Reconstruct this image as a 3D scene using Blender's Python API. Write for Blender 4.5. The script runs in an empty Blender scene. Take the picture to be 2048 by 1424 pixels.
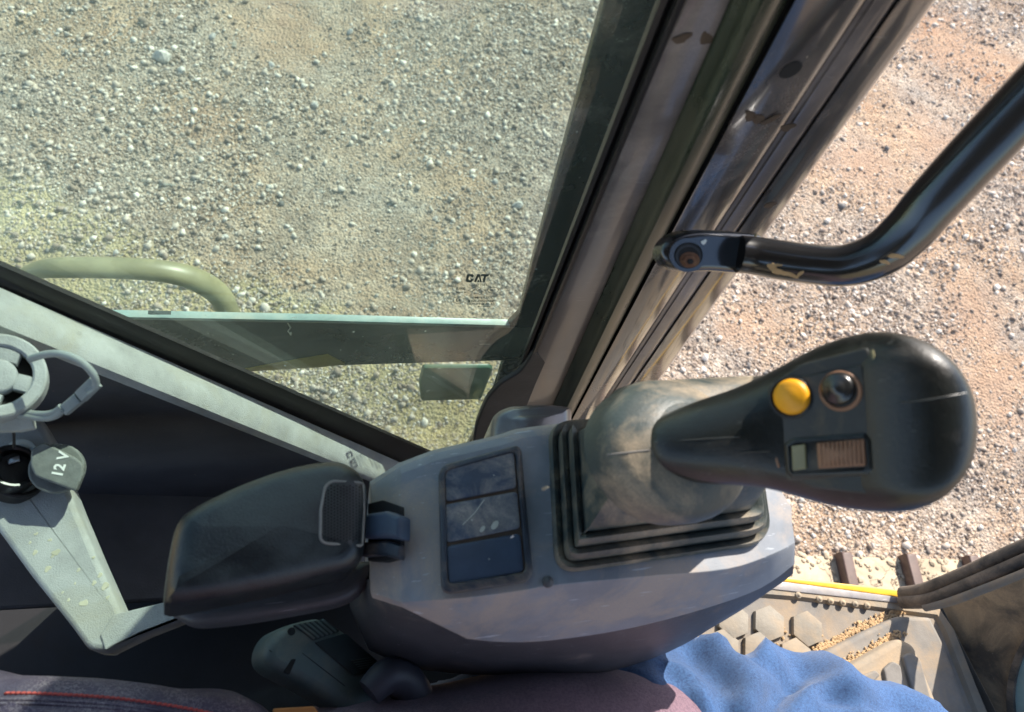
import bpy, bmesh, math, random
import numpy as np
from mathutils import Vector, Matrix
from mathutils.bvhtree import BVHTree
random.seed(7); rng = np.random.default_rng(7)
S = bpy.context.scene; COL = S.collection

# ---------------------------------------------------------------- camera, sky, sun, exposure
CAMH = 2.2                                   # eye height above the gravel, metres
F = 1500.0                                   # focal length in pixels of the 2048 wide picture
_dn = np.array([-324, -788, -1500.]); _dn /= np.linalg.norm(_dn)
_X = np.array([1, .068, -.2517]); _X -= _X.dot(_dn)*_dn; _X /= np.linalg.norm(_X)
_Z = -_dn; _Y = np.cross(_Z, _X); RM = np.array([_X, _Y, _Z])
cam = bpy.data.cameras.new('camera'); co = bpy.data.objects.new('camera', cam); COL.objects.link(co)
m4 = Matrix([list(RM[0])+[0], list(RM[1])+[0], list(RM[2])+[CAMH], [0, 0, 0, 1]])
co.matrix_world = m4
cam.sensor_width = 36; cam.lens = 36*F/2048; cam.clip_start = .01; cam.clip_end = 500
cam.dof.use_dof = True; cam.dof.focus_distance = .75; cam.dof.aperture_fstop = 10
S.camera = co
SUN_AZ = math.radians(42.5); SUN_EL = math.radians(43)     # azimuth measured from +X towards +Y
sd = Vector((math.cos(SUN_AZ)*math.cos(SUN_EL), math.sin(SUN_AZ)*math.cos(SUN_EL), math.sin(SUN_EL)))
W_ = bpy.data.worlds.new('World'); S.world = W_; W_.use_nodes = True
nt = W_.node_tree; nt.nodes.clear()
sky = nt.nodes.new('ShaderNodeTexSky'); sky.sky_type = 'NISHITA'; sky.sun_disc = False
sky.sun_elevation = SUN_EL; sky.sun_rotation = math.radians(90)-SUN_AZ
bg = nt.nodes.new('ShaderNodeBackground'); bg.inputs[1].default_value = .125
wo = nt.nodes.new('ShaderNodeOutputWorld'); nt.links.new(sky.outputs[0], bg.inputs[0]); nt.links.new(bg.outputs[0], wo.inputs[0])
sl = bpy.data.lights.new('sun', 'SUN'); sl.energy = 4.2; sl.angle = math.radians(.5); sl.color = (1, .93, .84)
so = bpy.data.objects.new('sun', sl); COL.objects.link(so); so.rotation_euler = sd.to_track_quat('Z', 'Y').to_euler(); so.location = sd*20
S.view_settings.view_transform = 'Standard'; S.view_settings.look = 'None'; S.view_settings.gamma = 1
S.view_settings.use_curve_mapping = False; S.view_settings.exposure = 1.2

# ---------------------------------------------------------------- helpers: pixels to places
def ray(px, py): return RM @ np.array([(px-1024)/F, -(py-712)/F, -1.])
def P(px, py, h):                            # on the level h metres below the eye
    r = ray(px, py); r = r*(-h/r[2]); return Vector((r[0], r[1], CAMH+r[2]))
def V(px, py, y):                            # on the upright plane y
    r = ray(px, py); r = r*(y/r[1]); return Vector((r[0], r[1], CAMH+r[2]))
def D(px, py, d):                            # at depth d in front of the eye
    r = ray(px, py)*d; return Vector((r[0], r[1], CAMH+r[2]))
CAM = Vector((0, 0, CAMH)); UPC = Vector(RM[:, 1]); RTC = Vector(RM[:, 0]); BKC = Vector(RM[:, 2])

# ---------------------------------------------------------------- helpers: objects
def setp(o, label=None, cat=None, group=None, kind=None):
    for k, v in (('label', label), ('category', cat), ('group', group), ('kind', kind)):
        if v: o[k] = v
    return o
def thing(name, label, cat, loc, group=None):
    o = bpy.data.objects.new(name, None); COL.objects.link(o); o.location = loc; o.empty_display_size = .05
    bpy.context.view_layer.update()
    return setp(o, label, cat, group)
def wloc(o):
    v = Vector(o.location)
    while o.parent: o = o.parent; v += o.location
    return v
def mk(name, vs, fs, mat, par=None, smooth=True, label=None, kind=None, origin=None, ang=40):
    vs = [Vector(v) for v in vs]
    if origin is None:
        origin = wloc(par) if par else sum(vs, Vector())/len(vs)
    me = bpy.data.meshes.new(name); me.from_pydata([v-origin for v in vs], [], fs)
    bm = bmesh.new(); bm.from_mesh(me); bmesh.ops.remove_doubles(bm, verts=bm.verts, dist=1e-6)
    big = [f for f in bm.faces if len(f.verts) > 8]
    caps = set(bmesh.ops.triangulate(bm, faces=big, ngon_method='EAR_CLIP')['faces']) if big else set()
    bmesh.ops.recalc_face_normals(bm, faces=bm.faces)
    if smooth:
        for f in bm.faces: f.smooth = f not in caps
        for e in bm.edges:
            if len(e.link_faces) == 2 and e.calc_face_angle(0) > math.radians(ang): e.smooth = False
    bm.to_mesh(me); bm.free()
    me.materials.append(mat)
    o = bpy.data.objects.new(name, me); COL.objects.link(o)
    if par: o.parent = par; o.location = origin-wloc(par)
    else: o.location = origin
    return setp(o, label, None, None, kind)
def mod(o, t, **k):
    m = o.modifiers.new(t.lower(), t)
    for a, b in k.items(): setattr(m, a, b)
    return o
def loft(rings, closed=True, cap0=True, cap1=True):
    n = len(rings[0]); vs = [v for r in rings for v in r]; fs = []
    for i in range(len(rings)-1):
        for j in range(n if closed else n-1):
            k = (j+1) % n
            fs.append((i*n+j, i*n+k, (i+1)*n+k, (i+1)*n+j))
    if closed and cap0: fs.append(tuple(range(n-1, -1, -1)))
    if closed and cap1: fs.append(tuple((len(rings)-1)*n+j for j in range(n)))
    return vs, fs
def cr(pts, n=6, closed=False):              # Catmull-Rom through points
    pts = [Vector(p) for p in pts]; m = len(pts); out = []
    segs = m if closed else m-1
    for i in range(segs):
        g = (lambda k: pts[k % m]) if closed else (lambda k: pts[min(max(k, 0), m-1)])
        a, b, c, d = g(i-1), g(i), g(i+1), g(i+2)
        for s in range(n):
            t = s/n
            out.append(.5*((2*b)+(c-a)*t+(2*a-5*b+4*c-d)*t*t+(3*b-a-3*c+d)*t**3))
    if not closed: out.append(pts[-1])
    return out
def tube(name, pts, r, mat, par=None, n=12, sub=6, flat=1., up=None, **k):
    P_ = cr(pts, sub) if sub > 1 else [Vector(p) for p in pts]
    if not hasattr(r, '__len__'): r = [r]*len(pts)
    R_ = np.interp(np.linspace(0, len(pts)-1, len(P_)), range(len(pts)), r)
    rings = []; u = up or Vector((0, 0, 1)); prev = None
    for i, p in enumerate(P_):
        t = (P_[min(i+1, len(P_)-1)]-P_[max(i-1, 0)]).normalized()
        if prev is None:
            a = t.cross(u)
            if a.length < .1: a = t.cross(Vector((0, 1, 0)))
        else: a = prev - t*prev.dot(t)
        a.normalize(); prev = a; b = t.cross(a)
        rings.append([p+a*math.cos(q)*R_[i]+b*math.sin(q)*R_[i]*flat for q in [2*math.pi*j/n for j in range(n)]])
    vs, fs = loft(rings)
    return mk(name, vs, fs, mat, par, **k)
def fillet(poly, r, n=5):                    # round the corners of a 2-D polygon
    out = []; m = len(poly)
    rr = r if hasattr(r, '__len__') else [r]*m
    for i in range(m):
        a, b, c = (Vector(poly[(i+k) % m]).to_2d() for k in (-1, 0, 1))
        u = (a-b); v = (c-b); d = min(rr[i], u.length*.48, v.length*.48); u.normalize(); v.normalize()
        p, q = b+u*d, b+v*d
        for k in range(n+1):
            t = k/n; out.append((1-t)**2*p+2*t*(1-t)*b+t*t*q)
    return out
def inset(pts, nrm, d):
    m = len(pts); out = []
    for i in range(m):
        e1 = (pts[i]-pts[i-1]); e2 = (pts[(i+1) % m]-pts[i])
        n1 = nrm.cross(e1).normalized() if e1.length > 1e-9 else Vector(); n2 = nrm.cross(e2).normalized() if e2.length > 1e-9 else Vector()
        q = n1+n2
        if q.length < 1e-6: out.append(pts[i].copy()); continue
        q.normalize(); c = max(q.dot(n2) if n2.length else q.dot(n1), .5)
        out.append(pts[i]+q*(d/c))
    for k_ in range(6):                      # corners tighter than the inset: close the little loops
        bad = 0; i = 0
        while i < m:
            j = i; 
            while j-i < m-1 and (out[(j+1) % m]-out[j % m]).dot(pts[(j+1) % m]-pts[j % m]) < -1e-12: j += 1
            if j > i:
                c = sum((out[k % m] for k in range(i, j+1)), Vector())/(j-i+1)
                for k in range(i, j+1): out[k % m] = c.copy()
                bad = 1
            i = j+1
        if not bad: break
    return out
def newell(pts):
    n = Vector()
    for i in range(len(pts)):
        a, b = pts[i], pts[(i+1) % len(pts)]; n += a.cross(b)
    return n.normalized()
def slab(name, pts, nrm, thick, bev, mat, par=None, crown=0., seg=4, **k):
    """rounded plate: pts = outline of its top face, nrm = way the top faces"""
    pts = [Vector(p) for p in pts]; nrm = Vector(nrm).normalized()
    c = sum(pts, Vector())/len(pts); q = Vector()
    for i in range(len(pts)): q += (pts[i]-c).cross(pts[(i+1) % len(pts)]-c)
    if q.dot(nrm) < 0: pts = pts[::-1]
    rings = [[p-nrm*thick for p in pts]]
    for i in range(seg+1):
        a = math.pi/2*i/seg
        rings.append([p-nrm*bev*(1-math.sin(a)) for p in inset(pts, nrm, bev*(1-math.cos(a)))])
    if crown:
        last = rings[-1]; c = sum(last, Vector())/len(last)
        for s in (.85, .65, .4, .18, .03): rings.append([c+(p-c)*s+nrm*crown*(1-s*s) for p in last])
    vs, fs = loft(rings)
    return mk(name, vs, fs, mat, par, **k)
def px_poly(pp, h, r=0, n=5):                # pixel polygon to the level h, corners rounded by r pixels
    q = fillet([(a, b) for a, b in pp], r, n) if r else [Vector(a) for a in pp]
    hf = h if callable(h) else (lambda x, y: h)
    return [P(a[0], a[1], hf(a[0], a[1])) for a in q]
def py_poly(pp, y, r=0, n=5):
    q = fillet([(a, b) for a, b in pp], r, n) if r else [Vector(a) for a in pp]
    return [V(a[0], a[1], y) for a in q]
UP = Vector((0, 0, 1)); INW = Vector((0, -1, 0))
def box(name, a, b, w, t, mat, par=None, nrm=UP, bev=.001, **k):   # bar from a to b, width w, thickness t below
    a, b = Vector(a), Vector(b); s = (b-a).normalized().cross(nrm).normalized()*w/2
    return slab(name, [a-s, b-s, b+s, a+s], nrm, t, bev, mat, par, seg=2, **k)
def disc(name, c, nrm, r, t, mat, par=None, n=24, bev=.001, crown=0, r2=None, **k):
    nrm = Vector(nrm).normalized(); u = nrm.orthogonal().normalized(); v = nrm.cross(u)
    return slab(name, [c+u*math.cos(q)*r+v*math.sin(q)*(r2 or r) for q in [2*math.pi*i/n for i in range(n)]], nrm, t, bev, mat, par, crown=crown, seg=3, **k)
def blob(name, p, nrm, r, mt, par, r2=None, n=16, t=.0006):
    nrm = Vector(nrm).normalized(); u = nrm.orthogonal().normalized(); v = nrm.cross(u); r2 = r2 or r; a0_ = random.uniform(0, 3)
    u, v = u*math.cos(a0_)+v*math.sin(a0_), v*math.cos(a0_)-u*math.sin(a0_)
    k = [1+.22*math.sin(2*i_+a0_*3)+.14*math.sin(3*i_+a0_)+random.uniform(-.10, .10) for i_ in [2*math.pi*i/n for i in range(n)]]
    return slab(name, [p+nrm*t*.5+(u*math.cos(q)*r+v*math.sin(q)*r2)*kk for q, kk in zip([2*math.pi*i/n for i in range(n)], k)], nrm, t, t*.4, mt, par, seg=1)
def ringo(name, c, nrm, ro, ri, t, mat, par=None, n=32, **k):
    nrm = Vector(nrm).normalized(); u = nrm.orthogonal().normalized(); v = nrm.cross(u); b = min(.0012, (ro-ri)*.3, t*.4)
    prof = [(ro, -t), (ro, -b), (ro-b, 0), (ri+b, 0), (ri, -b), (ri, -t)]
    rings = [[c+(u*math.cos(q)+v*math.sin(q))*r+nrm*z for r, z in prof] for q in [2*math.pi*i/n for i in range(n)]]
    rings.append(rings[0]); vs, fs = loft(rings, True, False, False)
    return mk(name, vs, fs, mat, par, **k)
def strip(name, pts, w, off, nrm, mat, par=None, closed=False, th=.0006, **k):   # narrow flat line laid on a surface
    pts = [Vector(p) for p in pts]; m = len(pts); rings = []
    for i in range(m):
        t = (pts[(i+1) % m if closed else min(i+1, m-1)]-pts[(i-1) % m if closed else max(i-1, 0)]).normalized()
        s = t.cross(nrm).normalized()*w/2; p = pts[i]+nrm*off
        rings.append([p-s, p-s*.6+nrm*th, p+s*.6+nrm*th, p+s])
    if closed: rings.append(rings[0])
    vs, fs = loft(rings, False)
    return mk(name, vs, fs, mat, par, **k)
def hitter(o):
    dg = bpy.context.evaluated_depsgraph_get(); dg.update(); bvh = BVHTree.FromObject(o, dg)
    off = wloc(o)
    def hit(px, py):
        r = Vector(ray(px, py)).normalized(); loc, n, i, d = bvh.ray_cast(CAM-off, r)
        if loc is None: return D(px, py, .3), BKC.copy()
        return loc+off, n if n.dot(r) < 0 else -n
    return hit
def text(name, s, loc, xdir, nrm, size, mat, par, bold=0.0, width=1., shear=0., depth=.0002, **k):
    cu = bpy.data.curves.new(name, 'FONT'); cu.body = s; cu.size = size; cu.align_x = 'CENTER'; cu.align_y = 'CENTER'
    cu.offset = bold*size; cu.extrude = depth; cu.shear = shear; cu.resolution_u = 2
    t = bpy.data.objects.new(name, cu); COL.objects.link(t); bpy.context.view_layer.update()
    me = bpy.data.meshes.new_from_object(t.evaluated_get(bpy.context.evaluated_depsgraph_get())); bpy.data.objects.remove(t)
    x = Vector(xdir).normalized(); n = Vector(nrm).normalized(); x = (x-n*x.dot(n)).normalized(); y = n.cross(x)
    base = wloc(par)
    for v in me.vertices: v.co = (Vector(loc)-base)+x*v.co.x*width+y*v.co.y+n*v.co.z
    me.materials.clear(); me.materials.append(mat); me.name = name
    o = bpy.data.objects.new(name, me); COL.objects.link(o); o.parent = par
    return setp(o, k.get('label'))
def copyo(o, loc, par=None, rot=None, scale=None):
    c = o.copy(); COL.objects.link(c)
    if par: c.parent = par
    c.location = loc
    if rot: c.rotation_euler = rot
    if scale: c.scale = scale
    return c

# ---------------------------------------------------------------- helpers: materials
def ramp(n, a, b, ca=(0, 0, 0), cb=(1, 1, 1)):
    r = n.nodes.new('ShaderNodeValToRGB'); r.color_ramp.elements[0].position = a; r.color_ramp.elements[1].position = b
    r.color_ramp.elements[0].color = (*ca, 1); r.color_ramp.elements[1].color = (*cb, 1); return r
def noise(n, co_, scale, detail=5, rough=.6, dist=0):
    t = n.nodes.new('ShaderNodeTexNoise'); t.inputs['Scale'].default_value = scale; t.inputs['Detail'].default_value = detail
    t.inputs['Roughness'].default_value = rough; t.inputs['Distortion'].default_value = dist
    n.links.new(co_, t.inputs['Vector']); return t
def mixc(n, fac, a, b, bt='MIX'):
    m = n.nodes.new('ShaderNodeMix'); m.data_type = 'RGBA'; m.blend_type = bt
    for s, v in ((m.inputs[0], fac), (m.inputs[6], a), (m.inputs[7], b)):
        if hasattr(v, 'links') or isinstance(v, bpy.types.NodeSocket): n.links.new(v, s)
        elif hasattr(v, '__len__'): s.default_value = (*v[:3], 1)
        else: s.default_value = v
    return m.outputs[2]
def math_(n, op, a, b):
    m = n.nodes.new('ShaderNodeMath'); m.operation = op
    for s, v in ((m.inputs[0], a), (m.inputs[1], b)):
        if isinstance(v, bpy.types.NodeSocket): n.links.new(v, s)
        else: s.default_value = v
    return m.outputs[0]
def mat(name, base, rough=.5, metal=0., dust=None, dustamt=.5, dscale=14, bump=0., bscale=400, var=.15, spec=.5, coat=0., specks=0., speckc=(.45, .38, .28), scratch=0., stretch=None, sheen=0, cracks=0, dwid=.22):
    m = bpy.data.materials.new(name); m.use_nodes = True; n = m.node_tree; b = n.nodes['Principled BSDF']
    g = n.nodes.new('ShaderNodeNewGeometry').outputs['Position']
    if stretch:
        mp = n.nodes.new('ShaderNodeMapping'); mp.inputs['Scale'].default_value = stretch; n.links.new(g, mp.inputs[0]); gs = mp.outputs[0]
    else: gs = g
    nv = noise(n, gs, dscale*2.3, 6)
    dark = tuple(c*(1-var) for c in base); lite = tuple(min(1, c*(1+var)) for c in base)
    r = ramp(n, .35, .65, dark, lite); n.links.new(nv.outputs[0], r.inputs[0]); col = r.outputs[0]
    rsock = None
    if dust:
        nd = noise(n, gs, dscale, 9, .68, .6); lo = .72-dustamt*.45
        rd = ramp(n, lo, lo+dwid); n.links.new(nd.outputs[0], rd.inputs[0])
        nf = noise(n, g, 900, 2, .6); rf = ramp(n, .3, .7, (.55,)*3, (1,)*3); n.links.new(nf.outputs[0], rf.inputs[0])
        fac = math_(n, 'MULTIPLY', rd.outputs[0], rf.outputs[0]); col = mixc(n, fac, col, dust)
        rsock = math_(n, 'ADD', math_(n, 'MULTIPLY', fac, .35), rough)
    if cracks:
        nz_ = noise(n, g, 20, 4); vd = n.nodes.new('ShaderNodeTexVoronoi'); vd.feature = 'DISTANCE_TO_EDGE'; vd.inputs['Scale'].default_value = cracks
        n.links.new(mixc(n, .10, g, nz_.outputs[1]), vd.inputs[0]); rc = ramp(n, .008, .03, (1, 1, 1), (0, 0, 0)); n.links.new(vd.outputs[0], rc.inputs[0])
        n9 = noise(n, g, 6, 3); r9 = ramp(n, .45, .55); n.links.new(n9.outputs[0], r9.inputs[0]); col = mixc(n, math_(n, 'MULTIPLY', rc.outputs[0], r9.outputs[0]), col, (.05, .035, .025))
    if specks:
        ns = noise(n, g, 160, 3, .5); rs = ramp(n, .80-specks*.12, .82-specks*.12); n.links.new(ns.outputs[0], rs.inputs[0])
        col = mixc(n, rs.outputs[0], col, speckc)
    if scratch:
        mp = n.nodes.new('ShaderNodeMapping'); mp.inputs['Scale'].default_value = (25, 420, 260); mp.inputs['Rotation'].default_value = (.2, .1, .35)
        n.links.new(g, mp.inputs[0]); ns = noise(n, mp.outputs[0], 1.3, 3, .5); rs = ramp(n, .68, .72); n.links.new(ns.outputs[0], rs.inputs[0])
        col = mixc(n, math_(n, 'MULTIPLY', rs.outputs[0], scratch), col, tuple(min(1, c*2.2+.12) for c in base))
    n.links.new(col, b.inputs['Base Color'])
    b.inputs['Roughness'].default_value = rough; b.inputs['Metallic'].default_value = metal; b.inputs['Specular IOR Level'].default_value = spec
    if rsock: n.links.new(rsock, b.inputs['Roughness'])
    b.inputs['Coat Weight'].default_value = coat; b.inputs['Coat Roughness'].default_value = .08
    if sheen: b.inputs['Sheen Weight'].default_value = sheen
    if bump:
        nb = noise(n, g, bscale, 4, .6); bp = n.nodes.new('ShaderNodeBump'); bp.inputs['Strength'].default_value = bump; bp.inputs['Distance'].default_value = .0006
        n.links.new(nb.outputs[0], bp.inputs['Height']); n.links.new(bp.outputs[0], b.inputs['Normal'])
    return m
DUST = (.30, .24, .17)
M = {}
M['charcoal'] = mat('charcoal plastic', (.035, .036, .040), .55, bump=.35, dust=DUST, dustamt=.25, var=.2)
M['wallpl'] = mat('dark wall plastic', (.062, .060, .066), .6, bump=.5, bscale=600, dust=(.16, .12, .10), dustamt=.18, dscale=9, specks=.4, speckc=(.3, .2, .15))
M['trim'] = mat('grey moulded trim', (.36, .375, .36), .75, bump=.8, bscale=900, dust=(.36, .35, .28), dustamt=.5, dscale=16, specks=.5, speckc=(.5, .48, .38))
M['rubber'] = mat('black rubber seal', (.013, .013, .014), .45, dust=(.12, .11, .10), dustamt=.25, dscale=30)
M['paint'] = mat('black gloss paint', (.045, .042, .044), .18, dust=(.26, .20, .17), dustamt=.38, dscale=7, spec=.9, coat=1, specks=.15, scratch=.25)
M['hpaint'] = mat('handle black paint', (.012, .012, .013), .22, dust=(.10, .085, .075), dustamt=.3, dscale=12, spec=.8, coat=.6)
M['mudg'] = mat('greenish dried mud', (.16, .15, .09), .9)
M['panel'] = mat('dusty pillar paint', (.09, .078, .078), .30, dust=(.28, .235, .22), dustamt=.52, dscale=6, spec=.8, coat=.5, scratch=.2)
M['ridge'] = mat('green black rubber ridge', (.016, .024, .014), .25, dust=(.12, .105, .07), dustamt=.6, dscale=10, stretch=(1, 1, .25), spec=.7)
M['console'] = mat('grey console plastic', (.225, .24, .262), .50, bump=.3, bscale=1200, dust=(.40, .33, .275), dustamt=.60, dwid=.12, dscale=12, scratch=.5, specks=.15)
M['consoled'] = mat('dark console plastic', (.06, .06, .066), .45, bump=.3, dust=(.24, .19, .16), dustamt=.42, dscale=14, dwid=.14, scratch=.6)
M['boot'] = mat('rubber boot', (.045, .058, .056), .46, bump=.4, bscale=500, dust=(.46, .35, .23), dustamt=.62, dscale=15, dwid=.26, spec=.5)
M['grip'] = mat('black grip plastic', (.009, .011, .010), .36, bump=.35, bscale=600, dust=(.06, .052, .045), dustamt=.42, dscale=20, spec=.45, specks=.15, scratch=.2, coat=.1, var=.3)
M['gripface'] = mat('grip face plastic', (.026, .028, .026), .45, bump=.2, dust=(.15, .12, .08), dustamt=.4, dscale=30)
M['gloss'] = mat('gloss black plastic', (.012, .013, .014), .28, spec=.8)
M['yellow'] = mat('yellow button', (.80, .36, .008), .45, var=.05)
M['orange'] = mat('dusty brown roller', (.25, .13, .075), .55)
M['switch'] = mat('switch blank', (.050, .070, .105), .55, dust=(.34, .31, .27), dustamt=.66, dscale=40, specks=.2)
M['switch2'] = mat('clean switch blank', (.040, .060, .095), .5, dust=(.22, .21, .2), dustamt=.28, dscale=26, specks=.25)
M['frame'] = mat('switch frame', (.035, .042, .055), .4, dust=(.28, .2, .13), dustamt=.5, dscale=20)
M['dirt'] = mat('packed dirt', (.085, .058, .04), .95, bump=.8)
M['arm'] = mat('armrest skin', (.012, .016, .018), .30, bump=.4, bscale=700, dust=(.055, .068, .066), dustamt=.55, dscale=13, spec=.55)
M['armrim'] = mat('dusty rim', (.22, .20, .18), .8, dust=DUST, dustamt=.5)
M['floor'] = mat('black floor', (.010, .010, .011), .8, dust=(.03, .026, .022), dustamt=.4)
M['black'] = mat('matt black', (.008, .008, .009), .8)
M['rust'] = mat('rusty steel', (.16, .07, .035), .8, dust=(.3, .2, .12), dustamt=.5, dscale=60)
M['cable'] = mat('grey cable', (.26, .29, .28), .6)
M['socket'] = mat('grey socket cap', (.15, .165, .155), .7, bump=.5, dust=(.26, .27, .24), dustamt=.4, dscale=60)
M['chrome'] = mat('metal contact', (.5, .5, .5), .25, metal=1)
M['white'] = mat('white print', (.75, .78, .74), .6, var=.03)
M['ink'] = mat('black print', (.02, .03, .025), .6)
M['yellowd'] = mat('dull yellow reflection', (.33, .26, .07), .5)
M['splat'] = mat('pale dried mud', (.50, .49, .36), .9)
M['handle'] = mat('handle worn olive metal', (.20, .185, .10), .4, dust=(.34, .3, .16), dustamt=.5, dscale=16)
M['doorfr'] = mat('door frame', (.045, .06, .052), .25, dust=(.16, .18, .14), dustamt=.4, dscale=12, spec=.8, specks=.3, speckc=(.4, .42, .35))
M['frit'] = mat('black glass border', (.026, .030, .030), .10, spec=.9, dust=(.17, .16, .15), dustamt=.5, dscale=14)
M['edge'] = mat('pale glass edge', (.26, .36, .34), .3, dust=(.4, .42, .36), dustamt=.5)
M['green'] = mat('dark green plastic', (.025, .085, .045), .35, dust=(.16, .18, .06), dustamt=.35, dscale=20)
M['mat'] = mat('dusty floor mat', (.25, .22, .175), .9, bump=1., bscale=230, dust=(.40, .29, .18), dustamt=.68, dscale=9)
M['matd'] = mat('worn mat', (.21, .19, .165), .85, bump=.6, dust=(.36, .26, .16), dustamt=.62, dscale=12)
M['sand'] = mat('dry sand', (.48, .32, .17), .95, bump=1., bscale=600)
M['yellowp'] = mat('yellow body paint', (.72, .42, .035), .45, dust=(.6, .5, .3), dustamt=.3)
M['alu'] = mat('worn aluminium sill', (.30, .28, .27), .5, metal=.2, dust=(.38, .32, .26), dustamt=.5, dscale=30, scratch=.6)
M['sealdust'] = mat('dusty seal', (.05, .045, .04), .6, dust=(.26, .2, .15), dustamt=.75, dscale=20)
M['fwall'] = mat('scuffed black wall', (.09, .078, .066), .5, dust=(.44, .33, .21), dustamt=.78, dscale=12, scratch=.7, specks=.4)
M['track'] = mat('muddy track steel', (.36, .28, .19), .9, bump=1., bscale=120, dust=(.58, .48, .34), dustamt=.75, dscale=8, cracks=14)
M['grouser'] = mat('rusty grouser', (.105, .06, .045), .55, dust=(.3, .2, .14), dustamt=.35, dscale=30)
M['buckle'] = mat('buckle housing', (.085, .115, .112), .5, dust=(.22, .19, .14), dustamt=.42, dscale=16)
M['buckled'] = mat('buckle label', (.02, .032, .034), .4, dust=(.08, .085, .08), dustamt=.4)
M['webbing'] = mat('buckle strap', (.05, .05, .065), .5, dust=(.12, .1, .1), dustamt=.4)
M['tag'] = mat('orange tag', (.55, .22, .06), .6)
M['seatthread'] = mat('red thread', (.45, .07, .06), .7)
M['mark'] = mat('pale grease mark', (.5, .5, .42), .7)

def fabric(name, base, dark, sc, bump, wr=.0):
    m = bpy.data.materials.new(name); m.use_nodes = True; n = m.node_tree; b = n.nodes['Principled BSDF']
    g = n.nodes.new('ShaderNodeNewGeometry').outputs['Position']
    w = n.nodes.new('ShaderNodeTexWave'); w.wave_type = 'BANDS'; w.bands_direction = 'DIAGONAL'; w.inputs['Scale'].default_value = sc; w.inputs['Distortion'].default_value = 12; w.inputs['Detail'].default_value = 2
    n.links.new(g, w.inputs[0]); nn = noise(n, g, 520, 3, .6); n3 = noise(n, g, 12, 4)
    f = math_(n, 'MULTIPLY', math_(n, 'ADD', w.outputs['Fac'], 1.2), nn.outputs[0]); r = ramp(n, .62, 1.05); n.links.new(f, r.inputs[0])
    c = mixc(n, r.outputs[0], dark, base); r3 = ramp(n, .35, .7, (.75,)*3, (1.25,)*3); n.links.new(n3.outputs[0], r3.inputs[0]); c = mixc(n, 1., c, r3.outputs[0], 'MULTIPLY')
    n.links.new(c, b.inputs['Base Color']); b.inputs['Roughness'].default_value = .85; b.inputs['Sheen Weight'].default_value = .2
    bp = n.nodes.new('ShaderNodeBump'); bp.inputs['Strength'].default_value = bump; bp.inputs['Distance'].default_value = .0008
    n.links.new(f, bp.inputs['Height']); n.links.new(bp.outputs[0], b.inputs['Normal']); return m
M['denim'] = fabric('blue denim', (.036, .100, .235), (.014, .044, .125), 900, .35)
M['shirt'] = fabric('plum knit', (.20, .12, .15), (.11, .065, .09), 900, .5)
def leather():
    m = bpy.data.materials.new('cracked leather'); m.use_nodes = True; n = m.node_tree; b = n.nodes['Principled BSDF']
    g = n.nodes.new('ShaderNodeNewGeometry').outputs['Position']
    nz = noise(n, g, 60, 4); d = mixc(n, .04, g, nz.outputs[1])
    v = n.nodes.new('ShaderNodeTexVoronoi'); v.feature = 'DISTANCE_TO_EDGE'; v.inputs['Scale'].default_value = 230; n.links.new(d, v.inputs[0])
    r = ramp(n, .0, .10, (1, 1, 1), (0, 0, 0)); n.links.new(v.outputs[0], r.inputs[0])
    n2 = noise(n, g, 25, 5); r2 = ramp(n, .42, .6); n.links.new(n2.outputs[0], r2.inputs[0])
    f = math_(n, 'MULTIPLY', math_(n, 'MULTIPLY', r.outputs[0], r2.outputs[0]), .7)
    c = mixc(n, f, mixc(n, n2.outputs[0], (.035, .035, .07), (.095, .06, .085)), (.30, .25, .27)); n.links.new(c, b.inputs['Base Color'])
    b.inputs['Roughness'].default_value = .55
    bp = n.nodes.new('ShaderNodeBump'); bp.inputs['Strength'].default_value = .6; bp.inputs['Distance'].default_value = .0008
    n.links.new(v.outputs[0], bp.inputs['Height']); n.links.new(bp.outputs[0], b.inputs['Normal']); return m
M['leather'] = leather()
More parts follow.
